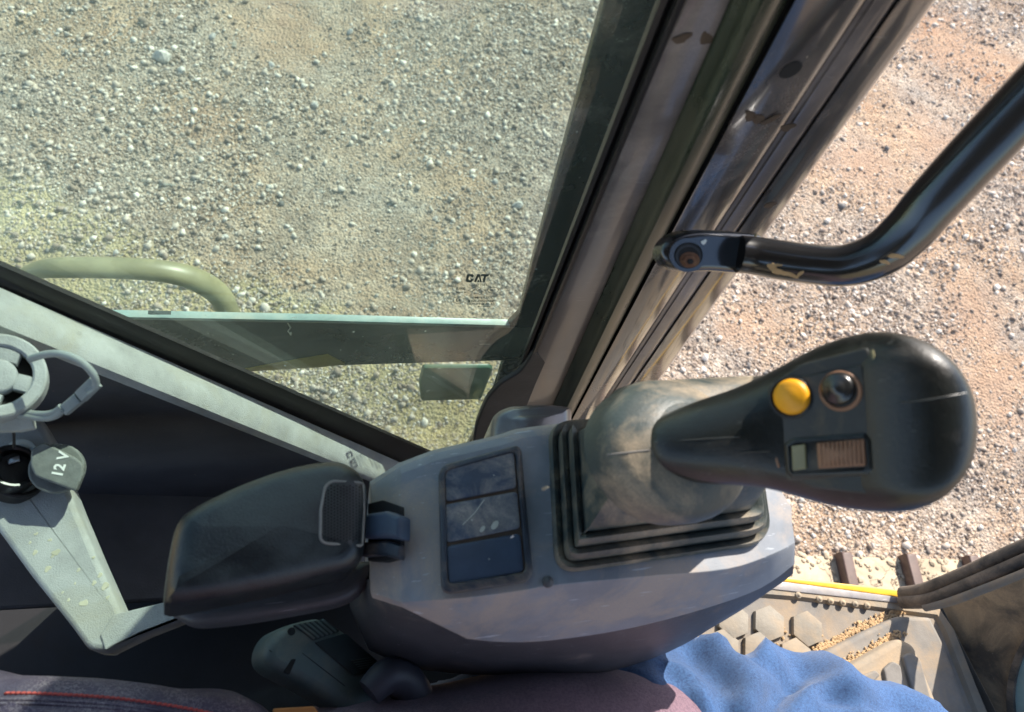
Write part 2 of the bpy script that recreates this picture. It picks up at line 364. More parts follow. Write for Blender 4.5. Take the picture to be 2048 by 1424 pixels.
def glass(name, tint, dustc, amt):
    m = bpy.data.materials.new(name); m.use_nodes = True; n = m.node_tree; n.nodes.clear()
    o = n.nodes.new('ShaderNodeOutputMaterial'); t = n.nodes.new('ShaderNodeBsdfTransparent'); t.inputs[0].default_value = (*tint, 1)
    gl = n.nodes.new('ShaderNodeBsdfGlossy'); gl.inputs['Roughness'].default_value = .02; gl.inputs[0].default_value = (1, 1, 1, 1)
    fr = n.nodes.new('ShaderNodeLayerWeight'); fr.inputs[0].default_value = .5; mx = n.nodes.new('ShaderNodeMixShader')
    n.links.new(math_(n, 'ADD', math_(n, 'MULTIPLY', math_(n, 'POWER', fr.outputs['Facing'], 4.), .6), .03), mx.inputs[0]); n.links.new(t.outputs[0], mx.inputs[1]); n.links.new(gl.outputs[0], mx.inputs[2])
    df = n.nodes.new('ShaderNodeBsdfDiffuse'); df.inputs[0].default_value = (*dustc, 1)
    tl = n.nodes.new('ShaderNodeBsdfTranslucent'); tl.inputs[0].default_value = (*dustc, 1)
    dd = n.nodes.new('ShaderNodeMixShader'); dd.inputs[0].default_value = .6; n.links.new(df.outputs[0], dd.inputs[1]); n.links.new(tl.outputs[0], dd.inputs[2])
    g = n.nodes.new('ShaderNodeNewGeometry').outputs['Position']; n1 = noise(n, g, 5, 6, .6); n2 = noise(n, g, 260, 3, .6)
    r1 = ramp(n, .35, .7, (.35,)*3, (1,)*3); n.links.new(n1.outputs[0], r1.inputs[0]); r2 = ramp(n, .45, .75, (.6,)*3, (1.,)*3); n.links.new(n2.outputs[0], r2.inputs[0])
    n3 = noise(n, g, 140, 2, .5); r3 = ramp(n, .73, .76); n.links.new(n3.outputs[0], r3.inputs[0])
    fa = math_(n, 'ADD', math_(n, 'MULTIPLY', math_(n, 'MULTIPLY', r1.outputs[0], r2.outputs[0]), amt), math_(n, 'MULTIPLY', r3.outputs[0], .35))
    m2 = n.nodes.new('ShaderNodeMixShader'); n.links.new(fa, m2.inputs[0]); n.links.new(mx.outputs[0], m2.inputs[1]); n.links.new(dd.outputs[0], m2.inputs[2])
    n.links.new(m2.outputs[0], o.inputs[0]); return m
M['glass_in'] = glass('dusty green glass', (.89, .945, .92), (.52, .58, .52), .07)
M['glass_door'] = glass('green door glass', (.89, .945, .925), (.5, .57, .52), .05)
CLAY = [(1960, 130, .42), (1870, 60, .30), (1720, 330, .22), (1900, 300, .25), (1940, 620, .20), (1990, 780, .24), (1500, 640, .14), (1820, 470, .14), (560, 60, .25), (420, 250, .16)]
def groundmat():
    m = bpy.data.materials.new('gravel and clay'); m.use_nodes = True; n = m.node_tree; b = n.nodes['Principled BSDF']
    g = n.nodes.new('ShaderNodeNewGeometry').outputs['Position']
    n1 = noise(n, g, 1.6, 7, .65, .4); r1 = ramp(n, .42, .62); n.links.new(n1.outputs[0], r1.inputs[0])
    v = n.nodes.new('ShaderNodeTexVoronoi'); v.inputs['Scale'].default_value = 95; n.links.new(g, v.inputs[0])
    v2 = n.nodes.new('ShaderNodeTexVoronoi'); v2.inputs['Scale'].default_value = 210; n.links.new(g, v2.inputs[0])
    sep = n.nodes.new('ShaderNodeSeparateColor'); n.links.new(v.outputs['Color'], sep.inputs[0])
    gr = ramp(n, .0, 1., (.20, .175, .15), (.58, .53, .46)); n.links.new(sep.outputs[0], gr.inputs[0])
    n2 = noise(n, g, 30, 5); cl = ramp(n, .3, .7, (.37, .25, .165), (.52, .395, .28)); n.links.new(n2.outputs[0], cl.inputs[0])
    c = mixc(n, math_(n, 'MULTIPLY', r1.outputs[0], .75), cl.outputs[0], gr.outputs[0])
    # yellow window reflection painted into the ground colour, a little rusty clay farther on
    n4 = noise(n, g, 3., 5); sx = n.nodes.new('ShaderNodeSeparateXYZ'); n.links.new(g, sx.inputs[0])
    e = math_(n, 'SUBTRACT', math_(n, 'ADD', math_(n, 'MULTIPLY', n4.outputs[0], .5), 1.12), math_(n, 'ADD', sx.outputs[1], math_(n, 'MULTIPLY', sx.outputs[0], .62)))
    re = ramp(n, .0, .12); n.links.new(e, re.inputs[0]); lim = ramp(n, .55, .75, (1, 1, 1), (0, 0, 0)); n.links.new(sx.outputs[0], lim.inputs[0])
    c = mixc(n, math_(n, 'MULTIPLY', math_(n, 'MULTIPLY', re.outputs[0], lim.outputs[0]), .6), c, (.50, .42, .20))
    n5 = noise(n, g, 5., 8, .7, .5); r5 = ramp(n, .35, .65, (.72, .72, .74), (1.18, 1.15, 1.1)); n.links.new(n5.outputs[0], r5.inputs[0]); c = mixc(n, 1., c, r5.outputs[0], 'MULTIPLY')
    nd_ = noise(n, g, 6., 6, .7)
    for px, py, r_ in CLAY:
        p = P(px, py, CAMH); vm = n.nodes.new('ShaderNodeVectorMath'); vm.operation = 'DISTANCE'; n.links.new(g, vm.inputs[0]); vm.inputs[1].default_value = p
        dd = math_(n, 'ADD', vm.outputs['Value'], math_(n, 'MULTIPLY', math_(n, 'SUBTRACT', nd_.outputs[0], .5), r_*2.6)); rc = ramp(n, r_*.35, r_*1.15, (1, 1, 1), (0, 0, 0)); n.links.new(dd, rc.inputs[0])
        c = mixc(n, math_(n, 'MULTIPLY', rc.outputs[0], .6), c, (.43, .28, .185))
    n6 = noise(n, g, 2.3, 6, .7, 1.); r6 = ramp(n, .60, .70); n.links.new(n6.outputs[0], r6.inputs[0]); c = mixc(n, math_(n, 'MULTIPLY', r6.outputs[0], .55), c, (.34, .17, .085))
    n.links.new(c, b.inputs['Base Color']); b.inputs['Roughness'].default_value = .95; b.inputs['Specular IOR Level'].default_value = .2
    h = math_(n, 'ADD', math_(n, 'MULTIPLY', v.outputs['Distance'], -1.), math_(n, 'MULTIPLY', v2.outputs['Distance'], -.5))
    bp = n.nodes.new('ShaderNodeBump'); bp.inputs['Strength'].default_value = .9; bp.inputs['Distance'].default_value = .010
    n.links.new(h, bp.inputs['Height']); n.links.new(bp.outputs[0], b.inputs['Normal']); return m
def stonemat(name):
    m = bpy.data.materials.new(name); m.use_nodes = True; n = m.node_tree; b = n.nodes['Principled BSDF']
    a = n.nodes.new('ShaderNodeAttribute'); a.attribute_name = 'tone'
    g = n.nodes.new('ShaderNodeNewGeometry').outputs['Position']; nz = noise(n, g, 130, 4)
    r = n.nodes.new('ShaderNodeValToRGB'); r.color_ramp.elements[0].color = (.15, .14, .13, 1); r.color_ramp.elements[1].color = (.74, .655, .55, 1)
    for p, c in ((.2, (.25, .185, .14)), (.5, (.40, .315, .245)), (.75, (.52, .44, .36))):
        e = r.color_ramp.elements.new(p); e.color = (*c, 1)
    n.links.new(a.outputs['Fac'], r.inputs[0]); rr = ramp(n, .3, .7, (.8,)*3, (1.15,)*3); n.links.new(nz.outputs[0], rr.inputs[0])
    n.links.new(mixc(n, 1., r.outputs[0], rr.outputs[0], 'MULTIPLY'), b.inputs['Base Color']); b.inputs['Roughness'].default_value = .9; return m
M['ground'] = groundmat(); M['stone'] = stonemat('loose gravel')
M['rock'] = mat('pale stone', (.5, .46, .41), .9, bump=1., bscale=90, dust=(.36, .27, .2), dustamt=.4, dscale=30)

# ================================================================ GROUND
from mathutils import noise as mnoise
def gh(x, y):
    return (.030*np.sin(x*1.9+1)*np.sin(y*1.4+.5)+.012*np.sin(x*6.3+y*2.2)*np.sin(y*5.1-x*1.7)+.005*np.sin(x*17+3*np.sin(y*9))*np.sin(y*19+2*np.sin(x*7)))*.7
nx, ny = 300, 300
xs = np.concatenate([[-90, -30, -10, -4], np.linspace(-2, 5.5, nx), [8, 14, 34, 90]]); ys = np.concatenate([[-90, -30, -10, -4], np.linspace(-1.2, 6, ny), [8, 14, 34, 90]])
gx, gy = np.meshgrid(xs, ys); gz = gh(gx, gy)
nrm_ = rng.normal(0, .0016, gz.shape); gz = gz+nrm_
me = bpy.data.meshes.new('ground'); A, B = gx.shape
me.vertices.add(A*B); me.vertices.foreach_set('co', np.stack([gx, gy, gz], -1).astype(np.float32).ravel())
ii = np.arange(A*B).reshape(A, B); q = np.stack([ii[:-1, :-1], ii[:-1, 1:], ii[1:, 1:], ii[1:, :-1]], -1).reshape(-1, 4)
me.loops.add(q.size); me.polygons.add(len(q)); me.loops.foreach_set('vertex_index', q.ravel().astype(np.int32)); me.polygons.foreach_set('loop_start', np.arange(0, q.size, 4, dtype=np.int32))
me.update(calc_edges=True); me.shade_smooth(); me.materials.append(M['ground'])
go = bpy.data.objects.new('ground', me); COL.objects.link(go); setp(go, 'pale dusty gravel yard with patches of pinkish clay', kind='structure')

def ico(sub=0):
    bm = bmesh.new(); bmesh.ops.create_icosphere(bm, subdivisions=sub+1, radius=1)
    v = np.array([x.co[:] for x in bm.verts]); f = np.array([[x.index for x in p.verts] for p in bm.faces]); bm.free(); return v, f
def pebbles(name, N, smin, smax, pw, kind_):
    v0, f0 = ico(0)
    if kind_ == 'octa':
        v0 = np.array([(1, 0, 0), (0, 1, 0), (-1, 0, 0), (0, -1, 0), (0, 0, 1), (0, 0, -1)], float); f0 = np.array([(0, 1, 4), (1, 2, 4), (2, 3, 4), (3, 0, 4), (1, 0, 5), (2, 1, 5), (3, 2, 5), (0, 3, 5)])
    out = []; got = 0
    X = rng.uniform(-1.6, 5.3, N*5); Yy = rng.uniform(0.0, 5.6, N*5)
    # keep what the eye can see, with a margin
    c = np.stack([X, Yy, np.full_like(X, -CAMH)], -1) @ RM
    u = 1024+F*c[:, 0]/-c[:, 2]; w = 712-F*c[:, 1]/-c[:, 2]
    ok = (c[:, 2] < 0) & (u > -260) & (u < 2300) & (w > -260) & (w < 1240)
    dens = .55+.45*np.sin(X*2.3+np.sin(Yy*1.7)*1.5)*np.sin(Yy*2.1+1+np.sin(X*1.3)); dens2 = .5+.5*np.sin(X*7+Yy*3)*np.sin(Yy*8-X*2)
    pat = np.sin(X*3.1+2*np.sin(Yy*1.3+.4))*np.sin(Yy*2.7+1.5*np.sin(X*1.9))+.5*np.sin(X*9+2*np.sin(Yy*5))*np.sin(Yy*11+2*np.sin(X*6))+.3*np.sin(X*21+Yy*6)*np.sin(Yy*25-X*9)
    keep = np.clip(.52+.60*pat, .13, 1)
    for px, py, r_ in CLAY:
        p = P(px, py, CAMH); keep = keep*(1-.72*np.exp(-(((X-p.x)**2+(Yy-p.y)**2)/r_**2)))
    ok &= rng.uniform(0, 1, len(X)) < keep
    X = X[ok][:N]; Yy = Yy[ok][:N]; n = len(X)
    s = smin+(smax-smin)*rng.uniform(0, 1, n)**pw
    sc = s[:, None]*rng.uniform(.6, 1.15, (n, 3)); sc[:, 2] *= .75
    th = rng.uniform(0, 6.28, n); cs, sn = np.cos(th), np.sin(th)
    v = v0[None]*(1+rng.uniform(-.36, .36, (n, len(v0), 1)))*sc[:, None, :]
    tl = rng.uniform(-.5, .5, n)[:, None]; vz = v[..., 2]+tl*v[..., 0]
    vx = v[..., 0]*cs[:, None]-v[..., 1]*sn[:, None]+X[:, None]; vy = v[..., 0]*sn[:, None]+v[..., 1]*cs[:, None]+Yy[:, None]
    vz = vz+(gh(X, Yy)+s*rng.uniform(.0, .5, n))[:, None]
    co_ = np.stack([vx, vy, vz], -1).reshape(-1, 3).astype(np.float32)
    fa = (f0[None]+(np.arange(n)*len(v0))[:, None, None]).reshape(-1, 3).astype(np.int32)
    me = bpy.data.meshes.new(name); me.vertices.add(len(co_)); me.vertices.foreach_set('co', co_.ravel())
    me.loops.add(fa.size); me.polygons.add(len(fa)); me.loops.foreach_set('vertex_index', fa.ravel()); me.polygons.foreach_set('loop_start', np.arange(0, fa.size, 3, dtype=np.int32))
    me.update(calc_edges=True)
    at = me.attributes.new('tone', 'FLOAT', 'POINT'); at.data.foreach_set('value', np.repeat(np.clip(rng.normal(.62, .27, n), 0, 1), len(v0)).astype(np.float32))
    me.materials.append(M['stone']); o = bpy.data.objects.new(name, me); COL.objects.link(o)
    return setp(o, 'loose grey and beige gravel strewn over the yard', kind='stuff')
pebbles('gravel', 235000, .0024, .0072, 1.4, 'octa')
pebbles('gravel', 36000, .0040, .0150, 3.4, 'ico')

v0, f0 = ico(1)
STL = [(327, 118, 26), (364, 143, 17), (424, 72, 14), (543, 126, 13), (205, 184, 10), (630, 212, 15), (186, 386, 13), (120, 300, 9), (1052, 104, 12), (452, 478, 12), (232, 505, 11), (575, 455, 10),
       (940, 300, 10), (1035, 415, 18), (990, 368, 11), (870, 440, 10), (30, 215, 10), (700, 60, 11), (66, 158, 10),
       (2012, 455, 14), (2042, 505, 10), (1412, 714, 15), (1470, 592, 8), (1780, 600, 10), (1755, 467, 7), (1925, 250, 8), (1890, 330, 8), (1628, 1070, 9), (1700, 1072, 8), (1745, 1090, 10), (1970, 1052, 10), (1605, 1010, 9), (2030, 900, 9)]
protos = []
for k in range(6):
    vv = v0*(1+rng.uniform(-.16, .16, (len(v0), 1)))*np.array([1, rng.uniform(.65, .95), rng.uniform(.5, .75)])
    me = bpy.data.meshes.new('stone'); me.from_pydata([tuple(a) for a in vv], [], [tuple(int(i) for i in f) for f in f0]); me.materials.append(M['rock']); protos.append(me)
for k, (px, py, r) in enumerate(STL):
    p = P(px, py, CAMH); o = bpy.data.objects.new('stone', protos[k % 6]); COL.objects.link(o)
    rr = r*.5*(p-CAM).dot(-BKC)/F*1.25; o.scale = (rr,)*3; o.location = (p.x, p.y, float(gh(p.x, p.y))+rr*.3); o.rotation_euler = (.2, .3*(k % 3), k*1.7)
    if k == 0: setp(o, 'largest grey stone near the top left, seen through the side window', 'stone')
    elif k == 13: setp(o, 'pale stone just above the maker lettering on the door glass', 'stone')
    elif k == 21: setp(o, 'grey stone on the open ground just above the rubber boot', 'stone')
    elif k == 19: setp(o, 'white stone at the right edge below the grab handle', 'stone')
    elif px < 1200: setp(o, 'pale stone in the gravel seen through the side window', 'stone', 'larger stones seen through the side window')
    else: setp(o, 'pale stone in the open gravel right of the door pillar', 'stone', 'larger stones right of the door pillar')

# ================================================================ EXCAVATOR CAB
YW = .30; FH = 1.05
cab = thing('excavator_cab', 'excavator cab seen from the seat: dusty black door pillar, side window and dark lower wall', 'excavator cab', (0, .1, CAMH-FH))
# side window: sloping rail, wall below, seal
def rail_pt(px, which, y):
    a, b = {'out': (570, 834), 'in': (641, 889), 'glo': (527, 790)}[which]; return V(px, a+(b-a)*px/600, y)
st = [-160, 0, 150, 300, 450, 600, 700, 800, 900, 1000]
rings = []
for px in st:
    o_ = rail_pt(px, 'out', .297); i_ = rail_pt(px, 'in', .270)
    rings.append([o_+Vector((0, 0, -.012)), o_+Vector((0, -.001, -.002)), o_+Vector((0, -.005, 0)), i_.lerp(o_, .45)+Vector((0, 0, .002)), i_.lerp(o_, .15), i_+Vector((0, -.002, -.004)), i_+Vector((0, -.004, -.012)), i_+Vector((0, -.003, -.020))])
vs, fs = loft(rings, True); rail = mk('window_rail', vs, fs, M['trim'], cab, label='sunlit grey window rail sloping down behind the armrest')
wt = [rail_pt(px, 'in', .272)+Vector((0, .003, -.020)) for px in [-600]+st]
rings = [[p, Vector((p.x, .287, CAMH-1.3)), Vector((p.x, .297, CAMH-1.3)), p+Vector((0, .006, 0))] for p in wt]
vs, fs = loft(rings, True); mk('lower_wall', vs, fs, M['wallpl'], cab, label='dark plastic wall below the side window')
tr = [Vector((-.60, .17, CAMH-.66)), Vector((-.60, .288, CAMH-.66)), Vector((.10, .288, CAMH-.98)), Vector((.10, .17, CAMH-.98))]
slab('door_pocket', tr, UP, .01, .002, M['wallpl'], cab, seg=1, label='sloping floor of the dark pocket between ledge and wall')
rings = []
for px in st[:-1]:
    a = rail_pt(px, 'glo', .306); b = rail_pt(px, 'out', .297); t = b.lerp(a, .45)
    rings.append([b+Vector((0, .001, -.010)), b+Vector((0, .002, .001)), t+Vector((0, -.0005, -.004)), t+Vector((0, .0, .0045)), a+Vector((0, -.003, .004)), a+Vector((0, .001, .003)), a+Vector((0, .001, -.02))])
vs, fs = loft(rings, True); mk('window_seal', vs, fs, M['rubber'], cab, label='black rubber seal along the bottom of the side window')
gl = [(-900, 300), (-900, -900), (1700, -900), (1330, 0), (1066, 725), (985, 770), (940, 905), (600, 800), (-120, 480)]
pane = slab('window_pane', [V(a, b, .312) for a, b in gl if b > -200]+[], (0, -1, 0), .005, .0003, M['glass_in'], cab, seg=1, smooth=False, label='green tinted side window pane') if False else None
# the pane's top is far above the frame: give it plain world coordinates
lo = [V(-150, 474, .312), V(600, 800, .312), V(965, 960, .312), V(1066, 725, .312), V(1342, 0, .312)]
top = [Vector((lo[-1].x+.02, .312, CAMH+.25)), Vector((-.62, .312, CAMH+.25)), Vector((-.62, .312, CAMH-.30))]
slab('window_pane', lo+top, (0, -1, 0), .005, .0003, M['glass_in'], cab, seg=1, smooth=False, label='green tinted dusty side window pane')

# door pillar : upright strips, each its own pressing
LN = {'a': (1312, 1048), 'b': (1343, 1062), 'c': (1370, 1076), 'd': (1452, 1150), 'e': (1510, 1180), 'f': (1562, 1208), 'g': (1584, 1216), 'h': (1729, 1272), 'i': (1797, 1312), 'j': (1871, 1362)}
def pl(k, py, y):
    x0, x1 = LN[k]; p = V(x0+(x1-x0)*py/700, py, y); return p
def pstrip(name, prof, mt, label, ext=.55, low=880, n=9, ang=50):
    """prof: list of (line, fraction to the next line, y)"""
    keys = sorted(LN); rings = []
    for py in list(np.linspace(0, low, n)):
        rings.append([pl(k, py, y) if fr == 0 else pl(k, py, y).lerp(pl(keys[keys.index(k)+1], py, y), fr) for k, fr, y in prof])
    d = [(rings[0][i]-rings[1][i]) for i in range(len(prof))]
    topr = [rings[0][i]+d[i].normalized()*ext for i in range(len(prof))]
    rings = [topr]+rings
    vs, fs = loft(rings, True); return mk(name, vs, fs, mt, cab, label=label, ang=ang)
pstrip('pillar_seal', [('a', 0, .300), ('a', .3, .294), ('a', .75, .293), ('b', 0, .297), ('b', .15, .293), ('b', .5, .289), ('c', 0, .290), ('c', 0, .325), ('a', 0, .325)], M['rubber'], 'black double lipped rubber seal beside the side window')
pstrip('pillar_inner_panel', [('c', 0, .2905), ('c', .08, .2895), ('c', .55, .2885), ('d', 0, .288), ('d', .25, .289), ('d', .25, .330), ('c', 0, .33)], M['panel'], 'dusty mauve grey inner face of the door pillar')
pstrip('pillar_ridge', [('d', 0.1, .289), ('d', .3, .286), ('d', .75, .281), ('e', 0, .276), ('e', .35, .273), ('e', .75, .274), ('f', 0, .278), ('f', .6, .288), ('f', .6, .33), ('d', .1, .33)], M['ridge'], 'green black rounded ridge running up the pillar')
pstrip('pillar_groove', [('f', .3, .292), ('g', .1, .292), ('g', .1, .33), ('f', .3, .33)], M['black'], 'black groove beside the green ridge')
outp = pstrip('pillar_outer_panel', [('g', 0, .289), ('g', .05, .285), ('g', .3, .2835), ('g', .6, .284), ('g', .9, .286), ('h', 0, .288), ('h', .1, .290), ('h', .1, .335), ('g', 0, .335)], M['paint'], 'glossy black outer face of the pillar with brown dust')
pstrip('pillar_seam_strip', [('h', 0.02, .2895), ('h', .22, .2895), ('h', .30, .2882), ('h', .60, .2878), ('h', .80, .2885), ('h', .93, .2895), ('h', .93, .335), ('h', 0.02, .335)], M['panel'], 'ribbed seam strip along the pillar')
pstrip('pillar_flange', [('h', .98, .290), ('i', .04, .2885), ('i', .92, .289), ('j', 0, .294), ('j', 0, .335), ('h', .98, .335)], M['paint'], 'flat dark outer flange of the pillar with orange mud at its middle')
pstrip('pillar_sun_block', [('a', .5, .312), ('g', 0, .306), ('i', .8, .306), ('i', .95, .335), ('e', 0, .36), ('a', .5, .36)], M['black'], 'unseen black core added behind the pillar pressings against sun leaks')  # unseen filler, added so no sun leaks between the strips
h1 = V(1582, 141, .2832); disc('bolt_hole', h1, (0, -1, 0), .0062, .004, M['black'], cab, n=18, bev=.0004, r2=.0055, label='small dark hole in the pillar')
for x, y in ((1364, 77), (1412, 77), (1500, 232), (1516, 238), (1540, 240), (1575, 255), (1540, 410)):
    blob('mud_spot', V(x, y, (.2882 if x < 1460 else .2835)), (0, -1, 0), .0028, M['dirt'], cab, r2=.005)
# inner corner trim below the window corner, and the pale cap by the console
pp = [(1070, 700), (1040, 745), (1000, 768), (972, 800), (952, 850), (935, 960), (1010, 960), (1110, 960), (1130, 760)]
slab('corner_trim', [V(a, b, .289) for a, b in fillet(pp, 14)], (0, -1, 0), .005, .002, M['charcoal'], cab, label='dark brown trim in the lower corner of the side window')
cap = px_poly([(984, 850), (990, 818), (1020, 803), (1100, 800), (1150, 805), (1150, 900), (980, 905)], .52, 16)
slab('corner_cap', cap, (0, 0, 1), .05, .012, M['panel'], cab, crown=.004, label='small pale moulded cap behind the console')

def cbox(name, x0, x1, y0, y1, z0, z1, mt, par, **k):
    vs = [Vector((x, y, z)) for x in (x0, x1) for y in (y0, y1) for z in (z0, z1)]
    o = mk(name, vs, [(0, 1, 3, 2), (4, 5, 7, 6), (0, 1, 5, 4), (2, 3, 7, 6), (0, 2, 6, 4), (1, 3, 7, 5)], mt, par, smooth=False, **k); return o
fpo = [P(x, y, 1.075) for x, y in ((1300, 1125), (1590, 1160), (1840, 1200), (2300, 1080), (2500, 1100))]
fpo += [Vector((1.4, -.9, CAMH-1.075)), Vector((-1.3, -.9, CAMH-1.075)), Vector((-1.3, .288, CAMH-1.075)), Vector((.45, .288, CAMH-1.075))]
slab('floor_plate', fpo, UP, .05, .002, M['floor'], cab, seg=1, label='dark floor plate below the mat')

cbox('cab_roof', -.90, .80, -1.05, .30, CAMH+.32, CAMH+.36, M['wallpl'], cab, label='cab roof above the seat')
# grab handle bolted to the pillar
pts = [D(1478, 508, .462), D(1512, 512, .462), D(1560, 520, .458), D(1620, 528, .452), D(1690, 531, .444), D(1760, 508, .434), D(1815, 463, .425), D(1865, 405, .415), D(1950, 312, .400), D(2070, 185, .380), D(2300, -60, .345), D(2450, -330, .33)]
gh_ = tube('grab_handle', pts, [.0115, .0118, .0120, .0120, .0125, .0135, .0142, .0145, .0147, .0147, .0147, .0147], M['hpaint'], cab, n=24, label='bent glossy black grab handle bolted to the pillar')
nE = Vector((.10, -.62, .78)).normalized(); qE = D(1400, 508, .458)
def eP(x, y, off=0.):
    r = Vector(ray(x, y)); q = qE+nE*off; return CAM+r*((q-CAM).dot(nE)/r.dot(nE))
eo = cr([eP(x, y, .002) for x, y in ((1326, 512), (1332, 490), (1352, 472), (1385, 462), (1430, 461), (1480, 464), (1535, 474), (1545, 505), (1535, 545), (1480, 547), (1420, 543), (1375, 545), (1340, 535))], 3, True)
slab('handle_eye', eo, nE, .012, .004, M['hpaint'], gh_, seg=4, label='flattened bolted end of the grab handle')
def ering(name, cx, cy, rx, ry, off, mt, hollow=0., th=.002, **k):
    o1 = [eP(cx+rx*math.cos(q), cy+ry*math.sin(q), off) for q in [2*math.pi*i/32 for i in range(32)]]
    if not hollow: return slab(name, o1, nE, th, .0004, mt, gh_, seg=2, **k)
    i1 = [eP(cx+rx*hollow*math.cos(q), cy+ry*hollow*math.sin(q), off) for q in [2*math.pi*i/32 for i in range(32)]]
    rg = [[p-nE*th for p in o1], o1, i1, [p-nE*th*3 for p in i1]]; vs, fs = loft(rg, True, False, False); return mk(name, vs, fs, mt, gh_, **k)
ering('countersink', 1376, 510, 37, 34, .0026, M['hpaint'], .80)
ering('bolt_well', 1377, 511, 29, 26.5, .0022, M['black'])
ering('well_wall', 1377, 513, 26, 24, .0024, M['rubber'], .8)
ering('rust_seat', 1380, 520, 20, 16, .0027, M['rust'])
slab('bolt', [eP(1380+14*math.cos(q), 522+12*math.sin(q), .0042) for q in [math.pi/3*i for i in range(6)]], nE, .003, .0006, M['rust'], gh_, label='rusty hexagon bolt head')
slab('bolt_socket', [eP(1381+7*math.cos(q), 523+6*math.sin(q), .0046) for q in [math.pi/3*i for i in range(6)]], nE, .001, .0001, M['black'], gh_)
blob('chip', eP(1408, 484, .0024), nE, .0018, M['white'], gh_)
hh = hitter(gh_)
for x, y, r in ((1545, 535, .0040), (1562, 545, .0050), (1580, 549, .0040), (1556, 530, .002), (1770, 524, .0026), (1792, 512, .0034), (1600, 548, .0025)):
    p, n_ = hh(x, y); blob('mud_patch', p, n_, r, M['sand'], gh_, r2=r*.5, t=.0005)
for x, y in ((1510, 478), (1516, 500), (1522, 530), (1500, 535)):
    blob('mud_patch', eP(x, y, .0022), nE, .003, M['mudg'], gh_, r2=.0015, t=.0004)

# ================================================================ OPEN DOOR folded back outside the window
YD = .385
door = thing('cab_door', 'open cab door folded back outside the side window, green glass above and below a dark mid rail', 'door', (0, YD, CAMH-1.1))
def dslab(name, pp, y, th, mt, r=0, bev=.002, par=None, **k):
    return slab(name, py_poly(pp, y, r), (0, -1, 0), th, bev, mt, par or door, seg=2, **k)
mr = dslab('mid_rail', [(60, 640), (300, 632), (640, 640), (1030, 652), (1120, 655), (1120, 716), (1005, 722), (840, 727), (640, 733), (480, 742), (200, 752), (60, 760)], YD, .006, M['doorfr'], label='dark green grey mid rail of the open door')
dslab('yellow_reflection', [(450, 748), (560, 727), (655, 711), (690, 729), (640, 735), (520, 742)], YD-.002, .004, M['yellowd'], bev=.0006, label='dull yellow strip painted as a window reflection under the mid rail')  # solid strip coloured like the yellow reflection crossing the rail
dslab('rail_edge', [(60, 632), (240, 634), (640, 641), (1020, 651), (1020, 656), (640, 646), (240, 639), (60, 638)], YD-.0015, .0075, M['edge'], bev=.0006, label='pale glass edge above the mid rail')
stl = [(1214, -30), (1345, -30), (1230, 330), (1120, 655), (1030, 652), (1041, 610), (1110, 360)]
stile = dslab('door_stile', [(1214, -20), (1380, -20), (1160, 640), (1120, 660), (1010, 656), (1038, 628), (1066, 520)], YD, .006, M['frit'], r=4, label='black glass border along the front edge of the open door')
slab('door_stile_top', [V(1214, -20, YD), V(1380, -20, YD), V(1380, -20, YD)+Vector((.05, 0, .4)), V(1214, -20, YD)+Vector((.05, 0, .4))], (0, -1, 0), .03, .002, M['frit'], door, seg=2)
dslab('lower_stile', [(1006, 723), (1150, 700), (1150, 900), (930, 900), (968, 830), (988, 780)], YD, .006, M['frit'], r=6, label='lower front corner of the door frame')
up = [V(60, 640, YD+.012), V(1040, 655, YD+.012), V(1216, 0, YD+.012), V(1216, 0, YD+.012)+Vector((.03, 0, .35)), Vector((-.72, YD+.012, CAMH+.2)), Vector((-.72, YD+.012, CAMH-.6))]
slab('upper_pane', up, (0, -1, 0), .005, .0003, M['glass_door'], door, seg=1, smooth=False, label='green glass of the upper door')
dslab('lower_pane', [(480, 735), (1010, 715), (985, 800), (930, 960), (700, 960), (500, 850), (300, 745)], YD+.012, .005, M['glass_door'], bev=.0003, label='green glass of the lower door')
dslab('green_block', [(846, 737), (980, 736), (987, 740), (963, 800), (842, 803), (838, 768)], YD+.03, .006, M['green'], r=5, bev=.003, label='dark green block seen through the lower door glass')  # plain dark green block behind the lower pane
# strap of the folded outer handle
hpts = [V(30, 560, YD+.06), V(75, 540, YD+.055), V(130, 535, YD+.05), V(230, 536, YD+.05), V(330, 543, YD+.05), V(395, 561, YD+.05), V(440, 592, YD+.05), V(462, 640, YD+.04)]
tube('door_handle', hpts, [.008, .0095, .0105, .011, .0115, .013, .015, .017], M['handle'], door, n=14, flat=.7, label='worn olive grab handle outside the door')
# printing on the glass
ML = V(955, 556, YD+.0105); NI = Vector((0, -1, 0)); XR = Vector((1, 0, 0))
def onpane(px, py): return V(px, py, YD+.0100)
def flat2(name, polys, px, py, w, h, par, mt=M['ink'], y=None, label=None):
    """letter outlines in unit squares laid on the upright glass at y"""
    y = y or YD+.0100; vs = []; fs = []
    for q in polys:
        b = len(vs); m = len(q); vs += [V(px+a*w, py-c*h, y) for a, c in q]; vs += [v+NI*.0002 for v in vs[b:b+m]]
        fs.append(tuple(range(b, b+m))); fs.append(tuple(range(b+m, b+2*m)))
        for i in range(m): fs.append((b+i, b+(i+1) % m, b+m+(i+1) % m, b+m+i))
    return mk(name, vs, fs, mt, par, smooth=False, label=label)
Cq = [(-1.55, .2), (-1.42, .5), (-.75, .5), (-.62, .35), (-.68, .1), (-.93, .1), (-.95, .24), (-1.18, .24), (-1.25, .1), (-1.3, -.12), (-1.24, -.25), (-1.0, -.25), (-.97, -.1), (-.72, -.1), (-.80, -.4), (-.92, -.5), (-1.5, -.5), (-1.64, -.35)]
Aq1 = [(-.56, -.5), (-.16, .5), (.20, .5), (.40, -.5), (.16, -.5), (.06, .16), (.00, .16), (-.30, -.5)]
